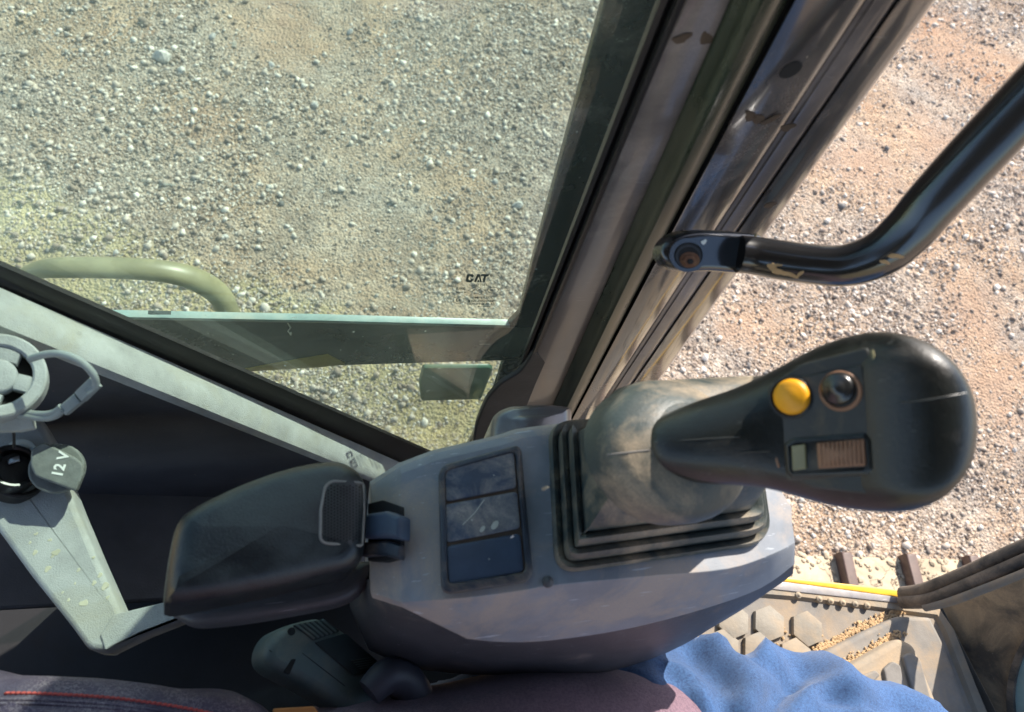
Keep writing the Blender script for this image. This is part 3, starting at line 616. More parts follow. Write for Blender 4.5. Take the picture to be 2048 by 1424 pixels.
Aq2 = [(-.20, -.5), (.0, -.16), (.12, -.5)]
Tq = [(.36, .5), (1.35, .5), (1.28, .24), (.98, .24), (.80, -.5), (.50, -.5), (.68, .24), (.30, .24)]
flat2('maker_lettering', [Cq, Aq1, Aq2, Tq], 957, 556, 15.5, 16, door, label='black maker lettering printed on the upper door glass')
flat2('maker_lettering', [Cq, Aq1, Aq2, Tq], 806, 712, 14.5, 13, door, y=YD-.0010, label='cast image of the maker lettering, drawn in ink on the mid rail')  # the lettering's cast image, laid on the rail as ink
def ptxt(s_, px, py, w, h, bold=.02):
    cu = bpy.data.curves.new('t', 'FONT'); cu.body = s_; cu.size = 1; cu.offset = bold; cu.resolution_u = 2
    t = bpy.data.objects.new('t', cu); COL.objects.link(t); bpy.context.view_layer.update()
    m_ = bpy.data.meshes.new_from_object(t.evaluated_get(bpy.context.evaluated_depsgraph_get())); bpy.data.objects.remove(t)
    xs_ = [v.co.x for v in m_.vertices]; ys_ = [v.co.y for v in m_.vertices]; x0, x1, y0, y1 = min(xs_), max(xs_), min(ys_), max(ys_)
    vs = [V(px+((v.co.x-x0)/(x1-x0)-.5)*w, py-((v.co.y-y0)/(y1-y0)-.5)*h, YD+.0100) for v in m_.vertices]
    mk('glass_print', vs, [tuple(p.vertices) for p in m_.polygons], M['ink'], door, smooth=False)
ptxt('®', 983, 551, 6, 6); ptxt('AS2 1223', 960, 570, 28, 3); ptxt('E.000', 922, 577, 18, 5); ptxt('HR 6 4', 922, 585, 18, 3); ptxt('CCC', 986, 580, 12, 4); ptxt('TEMPERED', 961, 595, 44, 4)
ptxt('43R-001060', 962, 602, 54, 5); ptxt('DOT459 M544 A5', 962, 608, 54, 4); ptxt('E4', 917, 600, 9, 6); ptxt('FUYAO', 968, 613, 24, 3)
def ell(px, py, a, b, name='glass_print'):
    pts = [onpane(px+a*math.cos(q), py+b*math.sin(q)) for q in [2*math.pi*i/20 for i in range(20)]]
    strip(name, pts, .0005, 0.0002, NI, M['ink'], door, closed=True, th=.0001)
ell(917, 600, 11, 7); ell(986, 580, 11, 6)
dm = [onpane(x, y) for x, y in ((936, 580), (953, 572), (970, 580), (953, 588))]; strip('glass_print', dm, .0006, .0002, NI, M['ink'], door, closed=True, th=.0001)
dm = [onpane(x, y) for x, y in ((944, 583), (951, 577), (955, 581), (962, 577))]; strip('glass_print', dm, .0012, .0002, NI, M['ink'], door, th=.0001)
for pts_ in ([(575, 645), (581, 655), (576, 662), (582, 670)], [(958, 688), (980, 688)]):
    strip('paint_nick', [V(a, b, YD-.0005) for a, b in pts_], .0015, .0002, NI, M['mark'], door, th=.0002)

# ================================================================ REAR LEDGE (box beside the seat) with socket and fan
LH = .60
led = thing('side_ledge', 'sunlit grey moulded ledge behind the armrest, spattered with pale dirt', 'ledge', P(120, 1100, LH))
slab('ledge_panel', px_poly([(-260, 560), (20, 745), (95, 868), (150, 1010), (196, 1120), (243, 1226), (216, 1302), (176, 1300), (140, 1250), (60, 1150), (-20, 1040), (-300, 700)], LH, [14]*5+[3, 12]+[14]*5), (0, 0, 1), .03, .004, M['trim'], led, seg=3)
slab('ledge_arm', px_poly([(226, 1229), (330, 1204), (430, 1178), (450, 1206), (378, 1228), (285, 1264), (210, 1300), (200, 1270)], LH-.0012, 3), (0, 0, 1), .03, .0009, M['trim'], led, seg=2)
lpl = lambda x, y: P(x, y, LH-.0)
for x, y, a in ((157, 1140, 3), (150, 1167, 2), (188, 1166, 4), (210, 1172, 6), (168, 1206, 6), (105, 1112, 3), (95, 1138, 5), (70, 1105, 4), (72, 1068, 3), (112, 1105, 6), (187, 1115, 2.5), (230, 1247, 3), (247, 1233, 3), (137, 1200, 2.5), (125, 1185, 2), (100, 1080, 3), (60, 1085, 2.5), (200, 1150, 4), (215, 1195, 3), (280, 1235, 2.5), (300, 1228, 2)):
    blob('dirt_spatter', P(x, y, LH), UP, a*.00042, M['splat'], led, t=.0005)
sock = thing('power_socket', 'grey twelve volt power socket with its cap standing open on the ledge', 'power socket', P(45, 960, LH))
sc_ = P(52, 950, LH)
ax = (Vector((.55, .12, .82))).normalized()
ringo('socket_ring', sc_+Vector((0, 0, .022)), ax, .0175, .0135, .012, M['gloss'], sock)
disc('socket_well', sc_+Vector((0, 0, .014)), ax, .0137, .010, M['charcoal'], sock, n=20)
ringo('socket_base', sc_+Vector((-.001, 0, .010)), ax, .021, .017, .012, M['rubber'], sock)
cc = D(113, 936, .545)
nc = Vector((.15, -.25, .95)).normalized()
cp = disc('socket_cap', cc, nc, .0180, .009, M['socket'], sock, n=32, bev=.0015)
gpts = [(62, 898), (88, 884), (150, 914), (167, 928), (166, 950), (152, 983), (138, 978), (70, 952), (60, 930)]
hc = lambda a, b: (lambda r: CAM+r*((cc+nc*.0055-CAM).dot(nc)/r.dot(nc)))(Vector(ray(a, b)))
slab('cap_grip', [hc(*g) for g in fillet(gpts, 6)], nc, .0085, .0016, M['socket'], cp)
x12 = (hc(128, 912)-hc(117, 945)).normalized(); text('voltage_lettering', '12 V', hc(122, 929)+nc*.0001, x12, nc, .0098, M['white'], cp, bold=.03, depth=.0003)
tube('cap_strap', [D(20, 905, .575), D(25, 893, .57), D(45, 888, .565), D(62, 893, .56), D(72, 905, .556)], .0038, M['cable'], sock, n=10, flat=.35)
box('contact', sc_+Vector((-.006, .004, .020)), sc_+Vector((.002, .006, .020)), .005, .002, M['chrome'], sock)
fan = thing('cab_fan', 'round grey fan housing with dark openings at the left edge', 'fan', P(-5, 760, LH))
fc = D(-8, 750, 0.4469); nf = Vector((.25, -.2, .95)).normalized()
ringo('rim', fc, nf, .0262, .0185, .016, M['trim'], fan, n=40)
disc('hub', fc-nf*.001, nf, .0108, .014, M['trim'], fan, n=28, bev=.002, crown=.001)
disc('recess', fc-nf*.010, nf, .0195, .004, M['black'], fan, n=28)
u = nf.orthogonal().normalized(); v = nf.cross(u)
for k in range(4):
    a = k*math.pi/2+.5; d_ = u*math.cos(a)+v*math.sin(a); box('spoke', fc+d_*.010-nf*.002, fc+d_*.0195-nf*.002, .010 if k % 2 else .014, .010, M['trim'], fan, nrm=nf)
hcf = lambda a, b: D(a, b, .455)
slab('fan_bracket', [hcf(*g) for g in fillet([(-60, 838), (30, 836), (62, 815), (70, 856), (40, 862), (-80, 866)], 5)], nc, .006, .001, M['trim'], fan)
tube('fan_cable', [D(60, 718, 0.4428), D(90, 709, 0.4387), D(125, 708, 0.4346), D(160, 722, 0.4346), D(186, 748, 0.4387), D(191, 770, 0.4428), D(176, 785, 0.4428)], .0022, M['cable'], fan, n=10)
tube('fan_cable', [D(126, 818, 0.4469), D(112, 831, 0.4494), D(85, 836, 0.4526), D(30, 828, 0.4551)], .0022, M['cable'], fan, n=10)
tube('fan_cable', [D(122, 813, 0.4469), D(108, 824, 0.4494), D(80, 828, 0.4526), D(30, 822, 0.4559)], .0018, M['cable'], fan, n=10)
cA, cB, cC = D(186, 764, 0.4412), D(154, 795, 0.4436), D(122, 822, 0.4461)
box('cable_connector', cA, cB, .0072, .006, M['cable'], fan, nrm=BKC, bev=.0012); box('cable_connector', cB+(cB-cA)*.03, cC, .0067, .005, M['cable'], fan, nrm=BKC, bev=.0012)
tube('thin_wire', [D(22, 838, 0.4592), D(27, 860, 0.4674), D(28, 895, 0.4756)], .0009, M['black'], fan, n=6)

# ================================================================ CONSOLE
con = thing('control_console', 'dusty blue grey left control console with three switch blanks', 'console', P(1150, 1100, 1.05))
ST = [
 [(742, 968, .478), (741, 1185, .478), (745, 1194, .483), (700, 1215, .60)],
 [(800, 930, .462), (803, 1205, .460), (808, 1214, .464), (738, 1300, .60)],
 [(870, 903, .455), (935, 1196, .452), (935, 1276, .492), (812, 1335, .62)],
 [(1000, 873, .451), (1040, 1182, .450), (1010, 1283, .503), (920, 1348, .62)],
 [(1070, 855, .450), (1110, 1170, .450), (1110, 1279, .505), (1020, 1350, .62)],
 [(1300, 835, .450), (1300, 1152, .450), (1260, 1256, .503), (1180, 1350, .60)],
 [(1480, 850, .450), (1455, 1138, .450), (1412, 1216, .495), (1335, 1305, .58)],
 [(1540, 940, .452), (1545, 1108, .453), (1522, 1176, .485), (1455, 1235, .55)],
 [(1578, 998, .458), (1590, 1085, .462), (1590, 1128, .475), (1560, 1165, .51)]]
rings = []
for s_ in ST:
    a, b, c, d = [P(*q) for q in s_]
    rings.append([Vector((a.x, a.y+.012, CAMH-.66)), Vector((a.x, a.y+.006, a.z-.014)), Vector((a.x, a.y+.0, a.z-.003)), a+Vector((0, -.006, 0)), a.lerp(b, .5), b, b.lerp(c, .12), c, c+Vector((0, 0, -.004)), Vector((c.x, c.y+.01, CAMH-.66))])
def smooth_rings(rg, n=4):
    cols = [cr([r[j] for r in rg[2:]], n) for j in range(len(rg[0]))]; return rg[:2]+[[c[i] for c in cols] for i in range(len(cols[0]))]
rings = smooth_rings(rings); vs, fs = loft(rings); cb = mk('console_body', vs, fs, M['console'], con, ang=60, label='moulded blue grey console shell with sloping side')
mod(cb, 'BEVEL', width=.0035, segments=3, limit_method='ANGLE', angle_limit=math.radians(18))
rings = []
for s_ in ST:
    a, b, c, d = [P(*q) for q in s_]
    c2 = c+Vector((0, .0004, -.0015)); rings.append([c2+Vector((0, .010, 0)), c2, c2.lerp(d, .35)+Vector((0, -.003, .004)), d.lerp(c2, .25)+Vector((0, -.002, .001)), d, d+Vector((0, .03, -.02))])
rings = smooth_rings(rings); vs, fs = loft(rings); mk('console_skirt', vs, fs, M['consoled'], con, ang=50, label='lower skirt of the console, its shade put into a darker plastic')  # downward side coloured darker to carry its shade
# hinge slot and arm
n0 = (P(800, 1000, .4600)-P(745, 1000, .4755)).cross(P(770, 900, .4665)-P(770, 1100, .4665)).normalized(); n0 = n0 if n0.z > 0 else -n0
def hp_(x, y, off=0.):
    r = Vector(ray(x, y)); q = P(770, 1060, .4665)+n0*off; return CAM+r*((q-CAM).dot(n0)/r.dot(n0))
slab('hinge_slot', [hp_(x, y, .0035) for x, y in fillet([(735, 1007), (765, 1000), (800, 1012), (801, 1116), (770, 1124), (735, 1122)], 3)], n0, .004, .0004, M['black'], con, seg=1)
slab('hinge_arm', [hp_(x, y, .0120) for x, y in fillet([(722, 1028), (772, 1020), (799, 1032), (798, 1078), (770, 1074), (722, 1076)], 5)], n0, .010, .003, M['switch2'], con, label='dark blue grey hinge arm between armrest and console')
slab('hinge_lower', [hp_(x, y, .0070) for x, y in fillet([(722, 1084), (772, 1080), (799, 1090), (798, 1120), (765, 1110), (722, 1114)], 5)], n0, .005, .002, M['frame'], con)
nub = P(1097, 1163, .448); disc('console_nub', nub, UP, .0035, .002, M['consoled'], con, n=16, bev=.001, crown=.001)
# switch panel
HS = .4475
fo = [(880, 928), (1030, 893), (1066, 1158), (890, 1187)]
fo = [(878, 934), (1040, 890), (1066, 1162), (884, 1188)]
fi = [(890, 944), (1030, 905), (1051, 1144), (896, 1168)]
o_ = px_poly(fo, HS, [20, 16, 24, 24], 6); i_ = px_poly(fi, HS, [14, 10, 14, 14], 6)
up_ = Vector((0, 0, .0022)); dn_ = Vector((0, 0, -.004))
rings = [[p+dn_ for p in o_], [p+up_*.6 for p in o_], [p.lerp(q, .25)+up_ for p, q in zip(o_, i_)], [p.lerp(q, .8)+up_ for p, q in zip(o_, i_)], [p+up_*.3 for p in i_], [p+dn_ for p in i_]]
vs, fs = loft(rings, True, False, False); fr = mk('switch_frame', vs, fs, M['frame'], con, ang=50, label='raised black frame round the switch blanks')
slab('frame_bed', i_, (0, 0, 1), .002, .0002, M['dirt'], fr, seg=1)
for pp, mt, lb in (([(889, 931), (1028, 903), (1034, 975), (892, 1003)], 'switch', 'topmost dusty switch blank'), ([(889, 1009), (1035, 982), (1041, 1056), (893, 1085)], 'switch', 'middle switch blank with dust and white flecks'), ([(893, 1092), (1041, 1066), (1048, 1143), (898, 1170)], 'switch2', 'lowest and cleanest switch blank')):
    slab('switch_blank', px_poly(pp, HS-.0012, 9, 4), (0, 0, 1), .006, .0008, M[mt], fr, crown=.0004, seg=2, label=lb)
for x, y, a, b in ((944, 1040, 2.2, 2.2), (965, 1058, 8, 4), (990, 1050, 11, 6), (988, 950, 1.2, 1.2), (978, 1118, 1.4, 1.2)):
    p = P(x, y, HS-.0032); s = .0003; disc('fleck', p, UP, a*s, .0004, M['mark'], fr, n=9, bev=.0001, r2=b*s)
strip('scratch', [P(925, 1050, HS-.003), P(950, 1025, HS-.0032), P(968, 1000, HS-.003)], .0005, 0, UP, M['mark'], fr)

# ================================================================ ARMREST
arm = thing('armrest', 'dark padded armrest with a perforated insert hinged to the console', 'armrest', P(560, 1080, .60))
ao = [(327, 1188), (341, 1085), (356, 1034), (380, 1010), (437, 979), (519, 945), (601, 920), (669, 911), (702, 918), (727, 938), (742, 972), (742, 1030), (738, 1085), (728, 1115), (700, 1133), (660, 1142), (573, 1163), (437, 1190), (355, 1204), (335, 1203)]
ha = lambda x, y: .452-.022*(742-x)/415*1
aol = cr([P(x, y, ha(x, y)) for x, y in ao], 4, closed=True)
na = (P(350, 1100, ha(350, 0))-P(740, 1000, ha(740, 0))).cross(P(560, 930, ha(560, 0))-P(560, 1150, ha(560, 0))).normalized()
if na.z < 0: na = -na
pad = slab('arm_pad', aol, na, .042, .014, M['arm'], arm, crown=.0022, seg=6, ang=70, label='smooth dark green black armrest pad')
ha2 = hitter(pad)
gr = fillet([(640, 1086), (641, 1020), (650, 972), (664, 962), (726, 966), (728, 1020), (724, 1092)], [16, 0.1, 16, 10, 8, .1, 6], 5)
gr = [g for g in gr]
gp = [ha2(*g) for g in gr]
strip('insert_rim', [p for p, n_ in gp], .0018, .0002, na, M['armrim'], pad, closed=True, th=.0008, label='dusty raised rim of the perforated insert')
gi = []
for jx in range(13):
    for jy in range(19):
        x = 650+jx*6.2; y = 972+jy*6.2+(3.1 if jx % 2 else 0)
        if 648 < x < 722 and (970+max(0, 664-x)*1.0) < y < 1083 and not (x < 656 and y > 1075): gi.append((x, y))
vs = []; fs = []
for x, y in gi:
    p, n_ = ha2(x, y); u = n_.orthogonal().normalized(); v = n_.cross(u); b = len(vs)
    vs += [p+n_*.00035+(u*math.cos(q)+v*math.sin(q))*.00075 for q in [math.pi/3*i for i in range(6)]]; fs.append(tuple(range(b, b+6)))
me = mk('perforations', vs, fs, M['black'], pad, smooth=False, kind='stuff', label='hexagonal perforations of the armrest insert')
# base moulding under the pad
bo = [P(x, y, .50) for x, y in ((352, 1190), (720, 1120), (745, 1140), (700, 1195), (590, 1222), (440, 1245), (365, 1242))]
slab('arm_base', cr(bo, 4, True), (0, 0, 1), .02, .006, M['consoled'], arm, label='dark brown moulding below the pad')

# ================================================================ JOYSTICK
joy = thing('joystick', 'black joystick with yellow button and ribbed roller on a dusty bellows boot', 'joystick', P(1310, 1000, .45))
def rrect(pp, r, n=8):
    return fillet(pp, r, n)
base = [(1098, 850), (1500, 825), (1536, 1085), (1112, 1146)]
def bring(h, grow, sh=(0, 0), k=1.):
    """bellows ring: same plan as the base, drawn in by grow metres, at level h"""
    pts = [P(x, y, .45) for x, y in rrect(base, [40*k, 60*k, 50*k, 46*k])]
    if newell(pts).z < 0: pts = pts[::-1]
    q = inset(pts, UP, grow); return [Vector((p.x+sh[0], p.y+sh[1], CAMH-h)) for p in q]
rings = [bring(.452, -.001), bring(.447, -.001), bring(.4435, .000), bring(.4450, .003), bring(.4470, .0045), bring(.4380, .0045), bring(.4345, .0055, (-.001, .001)), bring(.4360, .0085, (-.001, .001)), bring(.438, .010, (-.001, .001)), bring(.4290, .010, (-.001, .001)), bring(.4255, .011, (-.002, .002)), bring(.427, .014, (-.002, .002)), bring(.429, .0155, (-.002, .002), 1.2),
         bring(.419, .016, (-.002, .002), 1.5), bring(.398, .0165, (.000, .007), 1.8), bring(.380, .018, (.003, .012), 2.1), bring(.369, .022, (.005, .014), 2.4), bring(.363, .029, (.006, .013), 2.7), bring(.361, .040, (.006, .010), 3), bring(.364, .050, (.004, .006), 3)]
vs, fs = loft(rings); bt = mk('bellows_boot', vs, fs, M['boot'], joy, ang=75, label='stepped black rubber bellows with brown dust on its folds')
# bell shaped dome
cd = P(1350, 898, .3565); axj = (D(1700, 850, .335)-P(1310, 905, .40)).normalized()
nd_ = (Vector((0.25, -.10, .95))).normalized(); u = (RTC-nd_*RTC.dot(nd_)).normalized(); v = nd_.cross(u)
rings = []
for r, z in ((.0415, -.012), (.0425, -.004), (.042, .000), (.040, .004), (.036, .007), (.031, .009), (.027, .011), (.023, .012)):
    rings.append([cd+nd_*z+axj*(z*.5)+(u*math.cos(q)*1.10+v*math.sin(q)*.93)*r for q in [2*math.pi*i/40 for i in range(40)]])
vs, fs = loft(rings); dome = mk('boot_dome', vs, fs, M['boot'], bt, ang=70, label='rounded upper flange of the boot smeared with tan dust')
# grip
GS = [(1282, 872, 916, .388), (1290, 852, 934, .386), (1308, 838, 948, .385), (1340, 824, 957, .384), (1391, 803, 966, .382), (1440, 787, 969, .380), (1472, 777, 970, .378), (1527, 752, 974, .373), (1570, 731, 986, .368), (1616, 704, 1000, .368), (1660, 684, 1011, .358), (1719, 665, 1020, .348), (1763, 661, 1022, .342), (1808, 668, 1019, .337), (1850, 687, 1003, .334), (1881, 712, 979, .332), (1908, 745, 950, .331), (1928, 785, 914, .331), (1938, 820, 880, .332)]
rings = []; NR = 36
for x, yt, yb, d in GS:
    c = D(x, (yt+yb)/2, d); a = (yb-yt)/2*d/F; head = min(1, max(0, (x-1440)/150)); tail = min(1, max(0, (1938-x)/190))
    b = a*(.95-.22*head); fl = head*tail
    rg = []
    for j in range(NR):
        q = 2*math.pi*j/NR; cy, cz = math.cos(q), math.sin(q)
        ex = 1-.18*head; sy = abs(cy)**ex*math.copysign(1, cy); sz = abs(cz)**ex*math.copysign(1, cz)
        if sz > 0: sz = sz*(1-fl*.0)
        z = b*sz
        if z > 0 and fl > 0: z = z*(1-fl)+fl*min(z, b*.80)
        rg.append(c+UPC*a*sy+BKC*z)
    rings.append(rg)
vs, fs = loft(rings); grip = mk('grip', vs, fs, M['grip'], joy, ang=80, label='bulbous glossy black joystick grip'); mod(grip, 'SUBSURF', levels=1, render_levels=1)
hg = hitter(grip)
def onface(x, y): return hg(x, y)
def faceplane(p0, n0):
    def f(x, y, off=0.):
        r = Vector(ray(x, y)); return CAM+r*((p0+n0*off-CAM).dot(n0)/r.dot(n0))
    return f
pf, nf2 = hg(1640, 845); pA, _ = hg(1560, 850); pB, _ = hg(1740, 850); pC, _ = hg(1640, 760); pD, _ = hg(1640, 930)
nf2 = (pB-pA).cross(pC-pD).normalized(); nf2 = nf2 if nf2.dot(BKC) > 0 else -nf2
fpl = faceplane((pA+pB+pC+pD)/4, nf2)
fp_ = [fpl(x, y, .0012) for x, y in fillet([(1533, 775), (1600, 728), (1735, 694), (1752, 760), (1772, 960), (1740, 990), (1620, 975), (1552, 930), (1540, 860)], 10)]
face = slab('face_plate', fp_, nf2, .003, .001, M['gripface'], grip, seg=2, label='flat dusty olive black face plate holding the buttons')
pad2 = [fpl(x, y, .0022) for x, y in fillet([(1556, 762), (1726, 728), (1748, 950), (1572, 962)], 12)]
slab('button_plate', pad2, nf2, .0022, .0008, M['gripface'], grip, seg=2)
strip('face_edge', [fpl(x, y, .0016) for x, y in ((1744, 700), (1752, 740), (1758, 800), (1770, 900), (1782, 975))], .0015, 0, nf2, M['handle'], grip)
strip('face_edge', [fpl(x, y, .0018) for x, y in ((1543, 860), (1548, 900), (1558, 935))], .0013, 0, nf2, M['orange'], grip)
ringo('button_rim', fpl(1579, 795, .0034), nf2, .0100, .0084, .003, M['grip'], grip); bY = fpl(1579, 794, .0068); disc('yellow_button', bY, nf2, 38*.33/F, .0075, M['yellow'], grip, n=36, bev=.003, crown=.0012, label='round yellow push button')
bK = fpl(1676, 780, .0045); ringo('button_rim', fpl(1680, 782, .0032), nf2, .0092, .0072, .003, M['orange'], grip)
disc('black_button', fpl(1672, 778, .0060), nf2, .0075, .006, M['gloss'], grip, n=30, bev=.003, crown=.002, label='round glossy black push button')
rf = [fpl(x, y, .0026) for x, y in fillet([(1568, 888), (1588, 876), (1730, 866), (1742, 880), (1746, 938), (1732, 950), (1584, 956), (1572, 944)], 4)]
rfi = inset(rf if newell(rf).dot(nf2) > 0 else rf[::-1], nf2, .0020); rf = rf if newell(rf).dot(nf2) > 0 else rf[::-1]
rings = [rf, [p+nf2*.0006 for p in inset(rf, nf2, .0006)], [p+nf2*.0006 for p in rfi], [p-nf2*.001 for p in rfi]]
vs, fs = loft(rings, True, False, False); mk('roller_bezel', vs, fs, M['grip'], grip, ang=50)
slab('roller_well', [p-nf2*.0004 for p in rfi], nf2, .001, .0001, M['black'], grip, seg=1)
slab('slide_cap', [fpl(x, y, .0036) for x, y in fillet([(1582, 892), (1610, 888), (1613, 938), (1585, 942)], 3)], nf2, .002, .0006, M['handle'], grip, seg=2)
roll = slab('ribbed_roller', [fpl(x, y, .0036) for x, y in fillet([(1632, 886), (1728, 878), (1732, 932), (1636, 938)], 4)], nf2, .002, .0008, M['orange'], grip, crown=.0016, seg=2, label='brown ribbed thumb roller')
for k in range(11):
    x = 1640+k*8.5; a = fpl(x, 887-.09*(x-1632), .0044+.001*math.sin(k/10*math.pi)); b = fpl(x+3, 934-.07*(x-1632), .0044+.001*math.sin(k/10*math.pi)); box('roller_rib', a, b, .0008, .001, M['orange'], roll, nrm=nf2, bev=.0002)
hg = hitter(grip)
for line in ([(1800, 805), (1850, 800), (1900, 792), (1932, 786)], [(1480, 905), (1540, 902)], [(1310, 885), (1400, 878), (1480, 874)]):
    tube('parting_line', [hg(x, y)[0] for x, y in line], .0004, M['gripface'], grip, n=6, sub=3)
# mould lines on boot folds
hb = hitter(bt)
for (xa, ya), (xb, yb) in (((1084, 980), (1108, 974)), ((1108, 962), (1128, 957)), ((1126, 943), (1146, 938))):
    pts = [hb(xa+(xb-xa)*t, ya+(yb-ya)*t-3*math.sin(t*3.1)) for t in (0, .33, .66, 1)]; strip('mould_line', [p for p, _ in pts], .0009, .0001, (pts[1][1]+UP).normalized(), M['boot'], bt, th=.0006)
hd = hitter(dome); pts = [hd(1215+(1300-1215)*t, 909-9*t) for t in np.linspace(0, 1, 7)]
tube('parting_line', [p for p, _ in pts], .0005, M['armrim'], dome, n=6)

# ================================================================ FLOOR, SILL, FRONT WALL, TRACK
mth = FH
mat_o = thing('floor_mat', 'dusty rubber floor mat with raised hexagons and a ribbed foot rest', 'floor mat', P(1650, 1350, mth))
mo = [(1300, 1160), (1560, 1178), (1700, 1198), (1800, 1210), (1868, 1214), (1892, 1232), (1915, 1280), (2000, 1480), (2060, 1620), (900, 1620), (900, 1180)]
slab('mat_sheet', px_poly(mo, mth, [0.1, .1, .1, 10, 16, 14, .1, .1, .1, .1, .1]), (0, 0, 1), .02, .003, M['matd'], mat_o, seg=2)
bd = [(1480, 1176), (1600, 1186), (1750, 1206), (1870, 1222), (1895, 1262), (1980, 1480)]
strip('mat_border', [P(x, y, mth) for x, y in bd], .022, 0, UP, M['mat'], mat_o, th=.006)
hexp = None
hx = [(1468, 1241), (1540, 1246), (1616, 1257), (1594, 1312), (1520, 1300), (1448, 1294), (1572, 1366), (1498, 1352)]
R6 = (P(1540, 1206, mth)-P(1540, 1286, mth)).length/2*.90
uy = (P(1540, 1206, mth)-P(1540, 1286, mth)).normalized(); ux = uy.cross(UP)
for x, y in hx:
    c = P(x, y, mth-.008)
    if hexp is None:
        hexp = slab('hexagon_pad', fillet_pts if False else [c+(ux*math.sin(q)+uy*math.cos(q))*R6 for q in [math.pi/3*i for i in range(6)]], UP, .010, .0012, M['mat'], mat_o, seg=2, origin=c)
    else: copyo(hexp, c-wloc(mat_o), mat_o, rot=(0, 0, random.uniform(-.02, .02)))
stud = None
for x, y in ((1598, 1190), (1640, 1198), (1663, 1202), (1687, 1205), (1712, 1208), (1736, 1211)):
    c = P(x, y, mth-.009)
    if stud is None: stud = disc('stud', c, UP, .0050, .006, M['mat'], mat_o, n=14, bev=.002, crown=.002, origin=c)
    else: copyo(stud, c-wloc(mat_o), mat_o)
fr1 = [(1634, 1312), (1720, 1268), (1797, 1232), (1862, 1234), (1890, 1290), (1945, 1440), (1960, 1520), (1650, 1520), (1640, 1400)]
slab('foot_rest', px_poly([(a, b) for a, b in fr1], mth-.022, 6), UP, .03, .006, M['matd'], mat_o, label='raised foot rest wedge of the mat')
fr2 = [(1668, 1350), (1800, 1275), (1830, 1290), (1890, 1440), (1910, 1520), (1680, 1520)]
slab('foot_rest_step', px_poly(fr2, mth-.050, 12), UP, .03, .008, M['mat'], mat_o)
for pp in ([(1700, 1368), (1722, 1352), (1752, 1340), (1762, 1350), (1740, 1372), (1716, 1384)], [(1768, 1338), (1786, 1322), (1802, 1330), (1820, 1430), (1800, 1450), (1788, 1440)], [(1806, 1312), (1822, 1304), (1842, 1318), (1870, 1430), (1850, 1440), (1838, 1420)], [(1740, 1392), (1762, 1372), (1776, 1380), (1790, 1440), (1770, 1460), (1752, 1450)]):
    slab('tread_rib', px_poly(pp, mth-.056, 6), UP, .006, .0025, M['matd'], mat_o, seg=3)
# loose sand drifted against the steps
def crumbs(name, line, n, spread, h, lbl):
    vs = []; fs = []; v_, f_ = ico(0)
    for k in range(n):
        t = random.random()*(len(line)-1); i = int(t); a = Vector(line[i]); b = Vector(line[min(i+1, len(line)-1)]); q = a.lerp(b, t-i)
        p = P(q.x+random.gauss(0, spread), q.y+random.gauss(0, spread*.7), h); s = random.uniform(.0006, .0024); bb = len(vs)
        for w in v_: vs.append(p+Vector((w[0]*s, w[1]*s, w[2]*s*.7))*random.uniform(.8, 1.2))
        fs += [tuple(int(j)+bb for j in ff) for ff in f_]
    return mk(name, vs, fs, M['sand'], mat_o, smooth=False, kind='stuff', label=lbl)
crumbs('sand_crumbs', [(1636, 1300), (1720, 1256), (1800, 1222)], 600, 6.5, mth-.003, 'loose sand drifted along the foot rest')
crumbs('sand_crumbs', [(1660, 1345), (1740, 1300), (1800, 1266)], 400, 7, mth-.024, 'loose sand drifted along the foot rest step')
crumbs('sand_crumbs', [(1520, 1300), (1600, 1290), (1660, 1330), (1760, 1360)], 300, 28, mth-.002, 'sand between the hexagons')
sill = thing('door_sill', 'door sill of a yellow painted strip beside a worn aluminium strip', 'door sill', P(1700, 1180, mth))
slab('yellow_strip', px_poly([(1430, 1136), (1580, 1154), (1830, 1184), (1818, 1196), (1580, 1164), (1430, 1146)], mth-.004), UP, .05, .002, M['yellowp'], sill, seg=2)
slab('aluminium_strip', px_poly([(1430, 1147), (1580, 1165), (1818, 1197), (1800, 1206), (1580, 1182), (1430, 1165)], mth-.008), UP, .03, .001, M['alu'], sill, seg=2)
fw = thing('front_wall', 'scuffed black front wall panel of the cab with dusty door seals and a round window edge', 'wall panel', P(2020, 1300, mth))
wA, wB = P(1884, 1216, 1.062), P(2030, 1500, 1.062); wA2 = wA+(wA-wB)*.12; up1 = Vector((.10, .0, .46))
nW = (wB-wA2).cross(up1).normalized(); nW = nW if nW.x < 0 else -nW
slab('wall_panel', [wA2, wB, wB+up1, wA2+up1], nW, .02, .002, M['fwall'], fw, seg=2, label='scuffed dusty black panel')
def wP(x, y, off=0.):
    r = Vector(ray(x, y)); q = wA+nW*off; return CAM+r*((q-CAM).dot(nW)/r.dot(nW))
hrad = lambda x: 1.03*1110/(x-700)
for nm, pts_, r, mt in (('door_seal', [(1806, 1189), (1850, 1181), (1930, 1148), (2010, 1110), (2120, 1060), (2300, 975), (2700, 790)], .0105, 'sealdust'), ('seal_lip', [(1806, 1203), (1860, 1200), (1930, 1173), (2020, 1134), (2120, 1090), (2300, 1010), (2700, 830)], .0098, 'sealdust'), ('post_edge', [(1850, 1214), (1900, 1203), (1960, 1181), (2048, 1146), (2200, 1080), (2700, 870)], .006, 'matd')):
    tube(nm, [P(x, y, hrad(x)) for x, y in pts_], [r*hrad(x)/1.03*1.1 for x, y in pts_], M[mt], fw, n=12, label={'door_seal': 'dusty double rubber door seal', 'seal_lip': 'dusty lip below the door seal', 'post_edge': 'dusty tan edge of the front post'}[nm])
